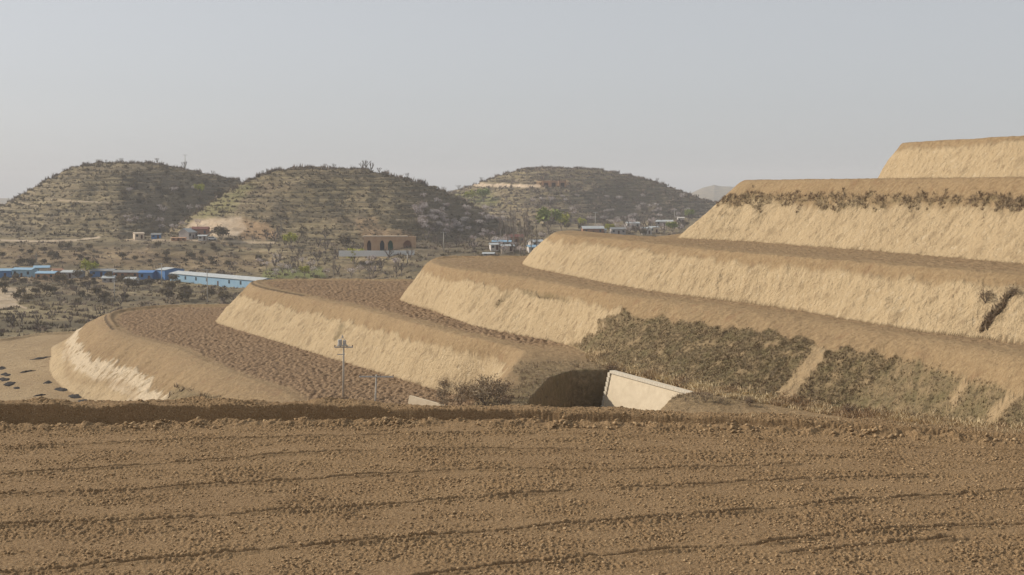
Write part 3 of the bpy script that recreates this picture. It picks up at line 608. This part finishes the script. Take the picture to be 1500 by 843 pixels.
for px, s, lab in ((637, 1.1, 'left bare tree on the skyline of the saddle'), (650, 1.2, 'middle bare tree on the skyline of the saddle'), (672, .9, 'right bare tree on the skyline of the saddle'), (705, .7, 'small tree on the left skyline of the right hill'), (962, .8, 'lone tree on the right skyline of the right hill')):
    x = (px - 750) / F * 1300; put(random.choice(bare), (x, 1300, gz(x, 1300) - .3), s * 1.2, lab, 'tree')
for (px, py, s, p_, lab) in ((520, 391, 1.0, leafy[0], 'bright yellow green tree below the white wall of the cave dwellings'), (131, 406, .95, leafy[1], 'yellow green tree standing among the blue sheds'), (803, 343, 1.7, leafd[0], 'broad fresh green tree left of the village behind the fourth terrace'),
                             (822, 338, 1.3, leafy[0], 'yellow green tree beside the broad green tree behind the fourth terrace'), (1010, 323, 1.0, leafd[1], 'green tree half hidden behind the fifth terrace'), (853, 334, .8, leafy[1], 'small yellow green tree left of the tall village pole'), (985, 343, .8, leafd[0], 'round green tree at the right end of the village'),
                             (292, 286, .95, leafy[0], 'yellow green tree high on the right side of the left hill'), (424, 363, .9, leafy[1], 'yellow green tree by the track at the foot of the middle hill'), (893, 342, .7, leafy[0], 'low green bush tree right of the tall village pole'), (688, 296, 1.2, leafy[1], 'yellow green tree in the saddle below the pale cliff'), (708, 297, 1.3, leafd[1], 'green tree in the saddle right of the yellow green one'), (446, 406, .6, leafy[0], 'low yellow green tree just behind the second terrace')):
    put(p_, hit(px, py, 345), s * 1.35, lab, 'tree')
for k, (px, py, s) in enumerate(((733, 350, 1.25), (748, 345, 1.35), (744, 368, 1.2), (786, 370, 1.1), (772, 360, 1.5), (752, 362, 1.35), (762, 372, 1.2), (768, 374, 1.35), (778, 373, 1.1), (755, 352, 1.2), (741, 352, 1.1))):
    put(poplar[k % 3], hit(px, py, 345), s, 'tall bare poplar in the loose clump behind the third terrace' if (px, py) != (772, 360) else 'tallest bare poplar in front of the village behind the third terrace', 'tree', 'bare poplars behind the third terrace')
for k, (px, py, s, lab) in enumerate(((541, 410, .8, 'bare poplar right of the yellow green tree behind the second terrace'), (489, 408, .75, 'bare poplar left of the yellow green tree behind the second terrace'), (412, 352, .9, 'bare poplar at the foot of the middle hill'), (54, 300 + 100, .8, 'slender bare poplar among the leftmost blue roofs'), (92, 405, .55, 'slender bare poplar beside the grey blue roof'))):
    put(poplar[k % 3], hit(px, py, 345), s, lab, 'tree')
put(bare[0], hit(18, 482), 1.0, 'pale bare tree beside the track at the left edge', 'tree')
for k in range(20):
    px = random.uniform(645, 745); py = random.uniform(572, 599) ; p = hit(px, py); put(random.choice(bush), p, random.uniform(.5, .95), 'grey dry bush in the thicket left of the sunken passage', 'bush', 'dry bushes left of the sunken passage')
for k in range(5):
    px = random.uniform(1020, 1100); p = hit(px, random.uniform(588, 600)); put(random.choice(bush), p, random.uniform(.25, .4), 'low dry bush on the ground beyond the low end of the concrete wing wall', 'bush', 'dry bushes by the wing wall')
for (px, py, s, lab) in ((897, 546, .5, 'small dark bush at the upper corner of the concrete wing wall'), (915, 552, .3, 'tiny dark bush on the coping of the wing wall'), (1004, 571, .4, 'small dark bush at the low end of the wing wall'), (1245, 608, .45, 'dark shrub standing in straw at the foot of the near bank'), (1443, 445, .6, 'green shrub in the gully of the fourth terrace'), (1483, 436, .5, 'dry shrub at the top of the gully of the fourth terrace')):
    put(random.choice(bush), hit(px, py), s, lab, 'bush')
put(shrub[0], hit(324, 352), 2.6, 'large dark bush beside the farmhouses', 'bush'); put(shrub[1], hit(505, 362), 2.0, 'dark leafless thicket left of the cave dwellings', 'bush')

# ---------------------------------------------------------------- underpass, poles, buildings
M_conc = simple('pale_concrete', (.60, .50, .36), (.50, .41, .29), 1.2, .9, .02); M_cop = simple('coping_block', (.62, .55, .44), (.50, .43, .33), 3)
M_cap = simple('coping_dark', (.24, .19, .14), (.16, .12, .09), 3)
A0 = Vector((9.75, 137.9)); B0 = Vector((16.0, 122.6)); dr = (B0 - A0).normalized(); L = (B0 - A0).length
root = empty('wing_wall', (A0.x, A0.y, -18.35), math.atan2(dr.y, dr.x)); tag(root, 'pale concrete wing wall with stepped block edging beside the sunken passage', 'wall')
mb = MB(); mb.v = []; xs = [0, 17.0, L]; zt = [.05, .10, .1]                       # face, leaning back a little
mb.add([(0, -1.7, -7.5), (L, -1.7, -7.5), (L, .0, .1), (0, .0, .05), (0, .7, -7.5), (L, .7, -7.5), (L, .8, .1), (0, .8, .05)], [(0, 1, 2, 3), (5, 4, 7, 6), (3, 2, 6, 7), (4, 0, 3, 7), (1, 5, 6, 2), (0, 4, 5, 1)])
mb.build('wall_face', M_conc, root)
mb = MB()
k = 0.0
while k < L - .5: mb.box(k, k + .47, -.12, .45, .08, .34); k += .5
mb.build('coping', M_cop, root)
mb = MB()
for q in range(16): z1 = .1 - q * .46; y0 = -.06 - 1.7 * (-z1 / 7.5); mb.box(-.35, .12, y0 - .14, y0 + .5, z1 - .42, z1)
mb.build('edge_blocks', M_cop, root)
# second scrap of concrete beyond the poles
p = up(597, 591, -25.0); q = up(640, 597, -25.0); root = MB(); Lw = np.hypot(*(q - p)) + .5
root.add([(0, -.25, -1.2), (Lw, -.25, -1.2), (Lw, -.1, .35), (.3, -.1, .95), (0, .25, -1.2), (Lw, .25, -1.2), (Lw, .2, .35), (.3, .2, .95)], [(0, 1, 2, 3), (5, 4, 7, 6), (3, 2, 6, 7), (4, 0, 3, 7), (1, 5, 6, 2), (0, 4, 5, 1)])
o = root.build('concrete_block', M_conc); o.location = (p[0], p[1], -25.0); o.rotation_euler = (0, 0, -.75); o.scale = (1.35, 1, 1); tag(o, 'low sloping pale concrete block just beyond the field edge', 'concrete block')

M_pole = simple('pole_concrete', (.50, .46, .40), (.38, .35, .30), 2); M_steel = simple('steel', (.50, .50, .48), (.38, .38, .37), 4); M_ins = simple('insulator', (.18, .12, .10), (.1, .08, .07), 5); M_white = simple('white_paint', (.75, .74, .72), (.6, .6, .58), 2)
def pole(h, r=.16, transformer=False, arm=1.1):
    t = empty('utility_pole', (0, 0, 0)); m_ = MB(); m_.tube((0, 0, -.5), (0, 0, h), r, r * .6, 10); m_.build('shaft', M_pole, t, True)
    m_ = MB(); zc = h - (.75 if transformer else .3); m_.box(-arm, arm, -.16, -.04, zc, zc + .15); c = m_.build('crossarm', M_steel, t)
    for x in (-arm + .05, -.4, .4, arm - .05):
        i = MB(); i.tube((x, -.08, zc + .1), (x, -.08, zc + .22), .05, .07, 8); i.tube((x, -.08, zc + .22), (x, -.08, zc + .34), .075, .04, 8); i.build('insulator', M_ins, c)
    if transformer:
        m_ = MB(); m_.box(-.75, .15, -.2, -.14, h - 1.6, h - 1.5); m_.build('brace', M_steel, t); m_ = MB(); m_.box(-.8, .5, -.5, -.1, h - .5, h - .42); m_.build('platform', M_steel, t)
        for tx, tr_, th in ((-.45, .26, .25), (.1, .2, .18)): m_ = MB(); m_.tube((tx, -.3, h - .42), (tx, -.3, h + th), tr_, tr_, 12); m_.build('transformer', M_steel, t)
        m_ = MB(); m_.tube((-.55, 0, h - .4), (-.15, 0, h + .75), .03, .03, 5); m_.tube((.35, 0, h - .4), (-.15, 0, h + .75), .03, .03, 5); m_.tube((-.15, 0, h + .4), (-.15, 0, h + .8), .05, .05, 6); m_.build('bracket', M_steel, t)
    return t
p1 = pole(6.6, .15, True, 1.1); b = hit(503, 581); p1.location = (b.x, b.y, b.z); p1.rotation_euler = (0, R(.8), R(8)); tag(p1, 'taller concrete utility pole with a cluster of fittings at its top, beyond the field edge', 'utility pole')
p2 = pole(5.2, .14, False, 1.9); yy = 154.; x = (547 - 750) / F * yy; p2.location = (x, yy, -25.3); p2.rotation_euler = (0, R(2.5), R(15)); p2.location.z = (275 - 553) / F * yy - 5.0; tag(p2, 'shorter white utility pole with a wide crossarm, right of the taller one', 'utility pole')
far = pole(10, .22, False, 1.2); far_used = False
for (px, pyb, pyt, lab) in ((237, 418, 386, 'white utility pole at the left end of the long blue shed'), (304, 443, 394, 'slim pole in the scrub in front of the long blue shed'), (168, 440, 410, 'short pole in the scrub of the valley floor'),
                            (650, 369, 340, 'white utility pole right of the cave dwellings'), (872, 341, 311, 'tall grey pole in the village below the right hill'), (988, 323, 308, 'pole near the green tree below the right hill'), (597, 385 + 2, 372, 'short white post under the white wall'), (273, 300 - 37, 240, 'thin mast on the crest of the left hill')):
    b = hit(px, pyb, 345) if pyb != 263 else Vector(((273 - 750) / F * 998, 998, gz((273 - 750) / F * 998, 998)))
    hh = (pyb - pyt) / F * b.y; o = far if not far_used else copy_tree(far); far_used = True; s = hh / 10; o.location = b; o.scale = (min(1.3, b.y / 520),) * 2 + (s,); o.rotation_euler = (0, 0, random.uniform(-.4, .4)); tag(o, lab, 'utility pole')

def gable(name, loc, rz, w, d, h, rh, mw, mr, label, cat, doors=1, wins=2, ov=.4, flat=False):
    t = empty(name, loc, rz); m_ = MB(); m_.add([(-w / 2, -d / 2, -1.5), (w / 2, -d / 2, -1.5), (w / 2, d / 2, -1.5), (-w / 2, d / 2, -1.5), (-w / 2, -d / 2, h), (w / 2, -d / 2, h), (w / 2, d / 2, h), (-w / 2, d / 2, h), (-w / 2, 0, h + rh - .12), (w / 2, 0, h + rh - .12)],
        [(0, 1, 5, 4), (1, 2, 6, 9, 5), (2, 3, 7, 6), (3, 0, 4, 8, 7), (4, 5, 9, 8), (6, 7, 8, 9)]); m_.build('wall', mw, t)
    m_ = MB(); e = ov
    for s_ in (-1, 1):
        y1 = s_ * (d / 2 + e); dz = rh * e / (d / 2); T = .14
        m_.add([(-w / 2 - e, 0, h + rh), (w / 2 + e, 0, h + rh), (w / 2 + e, y1, h - dz), (-w / 2 - e, y1, h - dz), (-w / 2 - e, 0, h + rh + T), (w / 2 + e, 0, h + rh + T), (w / 2 + e, y1, h - dz + T), (-w / 2 - e, y1, h - dz + T)],
               [(0, 1, 2, 3), (7, 6, 5, 4), (0, 4, 5, 1), (1, 5, 6, 2), (2, 6, 7, 3), (3, 7, 4, 0)])
    m_.build('roof', mr, t)
    nn_ = doors + wins
    for k_ in range(nn_):
        cx = -w / 2 + w * (k_ + .5) / nn_; isd = k_ == nn_ // 2 and doors
        m_ = MB()
        if isd: m_.box(cx - .55, cx + .55, -d / 2 - .05, -d / 2 + .02, 0, min(2.1, h - .2)); m_.build('door', M_door, t)
        else: m_.box(cx - .6, cx + .6, -d / 2 - .05, -d / 2 + .02, h * .4, h * .8); m_.build('window', M_pane, t)
    return tag(t, label, cat)
M_door = simple('door_paint', (.12, .07, .05)); M_pane = simple('dark_glass', (.05, .06, .07), rough=.2)
M_blue = simple('blue_sheet', (.075, .17, .38), (.09, .21, .42), .6, .6); M_blue2 = simple('light_blue_sheet', (.22, .36, .50), (.28, .42, .52), .6, .6); M_groof = simple('grey_roof_sheet', (.48, .50, .50), (.36, .38, .38), .5, .6)
M_groof2 = simple('worn_grey_roof', (.26, .27, .27), (.2, .2, .2), .5, .8); M_brick = simple('brick', (.34, .19, .12), (.26, .14, .09), .8); M_ora = simple('orange_wall', (.45, .27, .16), (.38, .22, .13), 1); M_cream = simple('cream_wall', (.62, .52, .40), (.5, .4, .3), 1)
M_red = simple('red_tile', (.20, .085, .06), (.14, .06, .05), 1); M_grw = simple('grey_render', (.42, .38, .36), (.33, .3, .28), 1); M_wh = simple('whitewash', (.62, .58, .54), (.44, .40, .36), .6)
# long blue shed
a = up(262, 412, -42.3); b_ = up(392, 424, -42.3); c = (a + b_) / 2; ang = math.atan2(b_[1] - a[1], b_[0] - a[0]); Ls = np.hypot(*(b_ - a))
gable('blue_shed', (c[0], c[1], gz(*c)), ang, Ls, 9, 3.7, .9, M_blue2, M_groof, 'long light blue shed with a pale grey roof', 'shed', 1, 7)
a = up(250, 411, -42.3); gable('blue_shed', (a[0], a[1], gz(*a)), ang, 7.4, 10, 4.4, .8, M_blue, M_groof, 'taller dark blue shed at the left end of the long light blue shed', 'shed', 0, 0)
for (px, py, w, h, mw, mr, rz, lab) in ((10, 404, 10, 3.2, M_blue, M_blue2, .1, 'leftmost blue shed at the edge of the photograph'), (37, 404, 10, 3.6, M_blue2, M_blue2, -.2, 'light blue roofed shed second from the left'), (62, 401, 7, 3.6, M_cream, M_blue2, .2, 'cream walled shed with a light blue roof behind the orange one'),
        (70, 407, 9, 2.8, M_ora, M_blue2, -.1, 'orange walled shed with a blue roof'), (84, 404, 4.5, 3.2, M_wh, M_brick, .5, 'small white hut at the right of the orange walled shed'), (107, 405, 9, 2.6, M_grw, M_groof, -.15, 'low shed with a grey roof left of the yellow green tree'),
        (152, 403, 11, 2.6, M_blue, M_groof2, -.05, 'shed with a worn grey roof right of the yellow green tree'), (188, 405, 12, 2.6, M_brick, M_groof2, -.12, 'brick shed with a worn grey roof'), (217, 408, 6.5, 3.4, M_blue, M_blue, -.1, 'small deep blue shed left of the white pole'),
        (160, 411, 5, 1.8, M_grw, M_groof, .1, 'low grey hut in front of the worn roofed sheds'), (193, 413, 4.5, 1.8, M_wh, M_groof, -.1, 'low white hut in front of the brick shed')):
    p = hit(px, py + 2, 345); gable('shed', p, rz, w, 6.5, h, .8, mw, mr, lab, 'shed', 1, max(1, int(w // 4)))
# farmhouses at the foot of the hills
for (px, py, w, d, h, rh, mw, mr, rz, lab) in ((203, 350, 5.2, 4, 3.0, .6, M_cream, M_cream, .5, 'small cream hut alone in the shade below the left hill'), (276, 350, 8, 7, 3.8, 2.0, M_grw, M_groof, 1.1, 'grey gabled farmhouse at the left of the farmyard'), (294, 347, 9, 6, 4.4, 1.2, M_brick, M_red, 0, 'brick farmhouse with a dark red roof'),
        (297, 352, 4.5, 3.5, 2.3, .5, M_wh, M_groof, .1, 'small white outbuilding in front of the red roofed farmhouse'), (262, 353, 8, 2.5, 1.6, .3, M_ora, M_ora, .05, 'low ochre store at the left of the farmyard'), (229, 350, 5, 4, 2.4, .6, M_blue, M_groof2, .1, 'dim blue hut between the cream hut and the farmyard'),
        (724, 366, 4, 4, 2.4, .6, M_wh, M_groof, .2, 'small white house at the left of the village'), (735, 362, 9, 5, 2.6, .6, M_grw, M_blue2, -.05, 'long white house with a blue roof in the village'), (743, 368, 6, 5, 2.4, .6, M_cream, M_groof, .1, 'white house in front of the long blue roofed one'),
        (754, 356, 9, 6, 3.2, 1.2, M_brick, M_red, .3, 'brick house with a red roof behind the poplars'), (716, 375, 5, 4, 1.0, .5, M_grw, M_groof, -.1, 'low grey roofed shed at the edge of the third terrace'), (785, 362, 6, 5, 2.6, .8, M_wh, M_groof, .4, 'white house beside the left flank of the fourth terrace'), (781, 369, 5, 5, 2.2, .8, M_wh, M_blue2, .2, 'blue roofed house low beside the left flank of the fourth terrace'),
        (868, 343, 13, 7, 3.4, 1.4, M_brick, M_groof, .1, 'brick house with a pale roof beside the tall village pole'), (881, 344, 6, 5, 3, .6, M_wh, M_groof, -.1, 'white house just right of the tall village pole'), (926, 335, 9, 6, 3.6, .8, M_wh, M_groof, .2, 'white house in the middle of the village row'), (947, 343, 6, 5, 3.4, .6, M_wh, M_groof, 0, 'small white house below the middle of the village row'),
        (957, 341, 6, 5, 3.4, .6, M_cream, M_groof, .2, 'small cream house right of the small white house'), (973, 331, 12, 6, 3, 1, M_grw, M_groof, -.1, 'grey house with a long pale roof in the village'), (997, 326, 5, 5, 3.4, .6, M_wh, M_wh, 0, 'bright white hut at the right end of the village'), (905, 343, 9, 6, 3, 1, M_grw, M_groof2, .1, 'grey roofed house left of the village middle')):
    gable('house', hit(px, py, 345), rz, w, d, h, rh, mw, mr, lab, 'house', 1, 2 if w > 6 else 1)
# white van in the farmyard
M_tyre = simple('rubber', (.03, .03, .03)); t = empty('parked_van', hit(311, 352), .1); mv = MB(); mv.add([(-2.4, -.9, .4), (2.4, -.9, .4), (2.4, .9, .4), (-2.4, .9, .4), (-2.4, -.85, 1.9), (1.3, -.85, 1.9), (1.3, .85, 1.9), (-2.4, .85, 1.9), (2.4, -.9, 1.05), (2.4, .9, 1.05), (1.7, -.88, 1.15), (1.7, .88, 1.15)],
    [(0, 3, 2, 1), (4, 5, 6, 7), (0, 1, 8, 10, 5, 4), (2, 3, 7, 6, 11, 9), (3, 0, 4, 7), (1, 2, 9, 8), (8, 9, 11, 10), (10, 11, 6, 5)]); mv.build('body', M_white, t)
for sx in (-1.5, 1.5):
    for sy in (-.85, .85): mw_ = MB(); mw_.tube((sx, sy - .1, .35), (sx, sy + .1, .35), .35, .35, 12); mw_.build('wheel', M_tyre, t)
mv = MB(); mv.box(-2, 1.1, -.9, -.87, 1.2, 1.7); mv.build('window', M_pane, t); tag(t, 'white van parked in the farmyard left of the large dark bush', 'van')
# cave dwellings: facade with arched openings, and the white wall before it
def cave():
    c0 = hit(571, 369, 345); yy = c0.y + 2; x0 = (533 - 750) / F * yy; x1 = (609 - 750) / F * yy; w = x1 - x0; zb = (275 - 369) / F * yy; zt_ = (275 - 347) / F * yy; h = zt_ - zb
    t = empty('cave_dwelling', ((x0 + x1) / 2, yy, zb)); arcs = [(-.40, .04), (-.15, .045), (.01, .05), (.34, .08)]; m_ = MB(); prof = [(-w / 2, 0)]
    n = 10; outl = []
    for cx, hw in arcs:                                       # wall as strips between and above the arches
        outl.append((cx * w - hw * w, cx * w + hw * w))
    xs_ = [-w / 2] + [v for p_ in outl for v in p_] + [w / 2]
    for k_ in range(0, len(xs_), 2): m_.box(xs_[k_], xs_[k_ + 1], 0, 3.0, -1, h)
    for (xa, xb) in outl:
        for q_ in range(n):
            u0, u1 = q_ / n, (q_ + 1) / n; um = (u0 + u1) / 2; zl_ = h * (.42 + .34 * math.sqrt(max(0, 1 - (2 * um - 1) ** 2))); m_.box(xa + (xb - xa) * u0, xa + (xb - xa) * u1, 0, 3.0, zl_, h)
    m_.build('facade', M_cave, t); m_ = MB(); m_.box(-w / 2 - .5, w / 2 - 4, -.3, 3.2, h, h + .45); m_.build('coping', M_cream, t)
    for k_, (xa, xb) in enumerate(outl): m_ = MB(); m_.box(xa, xb, 1.6, 1.8, -1, h * .95); m_.build('arch_infill', (M_door, M_pane, M_gdoor, M_brick)[k_], t)
    tag(t, 'brown earth cave dwelling with arched openings and a pale coping', 'cave dwelling')
    x0 = (496 - 750) / F * (yy - 14); x1 = (607 - 750) / F * (yy - 14); zb = (275 - 372.) / F * (yy - 14); m_ = MB(); hh = 1.5; m_.box(0, x1 - x0, 0, .4, -1.2, hh)
    o = m_.build('yard_wall', M_white); o.location = (x0, yy - 14, zb); tag(o, 'long low white wall in front of the cave dwelling', 'wall')
M_cave = simple('cave_earth', (.50, .34, .22), (.40, .25, .15), .5, .95, .1); M_gdoor = simple('green_door', (.06, .14, .09)); cave()
# shallow caves in the cliff of the right hill
for k, (px, lab) in enumerate(((800, 'ruined cave frontage at the left of the cliff dwellings on the right hill'), (811, 'middle ruined cave frontage on the right hill'), (824, 'right ruined cave frontage beside the right end of the pale cliff'))):
    p = hit(px, 274); t = empty('cave_ruin', p); m_ = MB(); w = 6.5; m_.box(-w / 2, -w / 2 + 1.6, 0, 6, -2, 5.4); m_.box(w / 2 - 1.6, w / 2, 0, 6, -2, 5.0); m_.box(-w / 2 + 1.6, w / 2 - 1.6, 0, 6, 3.4, 5.2); m_.build('wall', M_ora, t); m_ = MB(); m_.box(-w / 2 + 1.6, w / 2 - 1.6, 1.4, 1.6, -2, 3.4); m_.build('opening', M_door, t); tag(t, lab, 'ruin')
# low raised near-black patches on the lowest bench
M_black = simple('black_patch', (.02, .017, .015), (.045, .036, .03), 2)
for k, (px, py, w, h_) in enumerate(((2, 540, 14, 5), (8, 549, 16, 4), (5, 556, 18, 5), (14, 563, 14, 6), (24, 569, 12, 3), (62, 525, 24, 4), (40, 545, 14, 3), (70, 561, 12, 5), (90, 571, 22, 4), (68, 588, 20, 6), (58, 580, 12, 2.5), (110, 581, 22, 5), (124, 589, 24, 5), (20, 596, 16, 4), (0, 591, 8, 3))):
    b = up(px, py, -33.0); yb = b[1]; s = yb / F
    v, f = icos(1); sub = MB(); tlt = (-.25 if px > 65 or px < 30 else .35)
    nx, ny = 16, 7
    vs_ = []; fs_ = []
    for i in range(ny + 1):
        for j in range(nx + 1):
            u_ = j / nx * 2 - 1; v_ = i / ny * 2 - 1; r_ = max(0, 1 - u_ * u_ - v_ * v_ * (1 + .5 * math.sin(u_ * 5 + k))); hgt = .35 * r_ ** .6 * (.7 + .5 * pn(u_ * 3, v_ * 2, k)); vs_.append((u_ * w * s * .6 , v_ * h_ * s * 3.0 + u_ * w * s * tlt * 2.5, float(hgt) - .06))
    for i in range(ny):
        for j in range(nx): a_ = i * (nx + 1) + j; fs_.append((a_, a_ + 1, a_ + nx + 2, a_ + nx + 1))
    sub.add(vs_, fs_); o = sub.build('dark_patch', M_black, None, True); o.location = (b[0], b[1], gz(b[0], b[1]))
    tag(o, 'low black patch at the left edge of the lowest bench' if px < 30 else 'low dark streak on the lowest bench near the foot of the first terrace', 'earth heap', 'black patches at the left edge' if px < 30 else 'dark streaks on the lowest bench')
# blue bundle beyond the field rim
M_bl = simple('blue_plastic', (.06, .08, .25), (.1, .13, .35), 6); yy = 120.; p = at(569, 593, yy)
v, f = icos(1); rb = MB(); rb.add([(a_[0] * .55, a_[1] * .4, a_[2] * .5) for a_ in v], [tuple(int(q_) for q_ in r_) for r_ in f]); t = empty('sack', (p[0], p[1], gz(p[0], p[1]) + .3)); 
# clumps along the rim of the field
Pl = []
for q in range(1500):
    x = rng.uniform(8, 26); yr = np.interp(x, RIMA[:, 0], RIMA[:, 1]) + rng.uniform(.2, 1.6); Pl.append((x, yr, float(field_h(np.array([x]), np.array([yr]))[0]) ))
Pl = np.array(Pl); k_ = rng.random(len(Pl)) < (Pl[:, 0] - 6) / 20
tag(tufts('rim_grass', Pl[k_], .05 + .10 * rng.random(k_.sum()), M_straw, 5, .10), 'thin straw grass on the right part of the field rim', 'grass', kind='stuff')
bpy.data.objects.remove(t)

# ---------------------------------------------------------------- haze
M_haze = bpy.data.materials.new('haze_air'); M_haze.use_nodes = True; nt = M_haze.node_tree; nt.nodes.clear(); pv = nt.nodes.new('ShaderNodeVolumePrincipled'); mo = nt.nodes.new('ShaderNodeOutputMaterial')
pv.inputs['Color'].default_value = (.95, .95, .97, 1); pv.inputs['Density'].default_value = .00016; pv.inputs['Anisotropy'].default_value = 0.0; nt.links.new(pv.outputs[0], mo.inputs['Volume'])
hb_ = MB(); hb_.box(-9500, 9500, -300, 8600, -72, 95); o = hb_.build('haze', M_haze); tag(o, 'thin pale haze filling the valley', 'haze', kind='stuff')
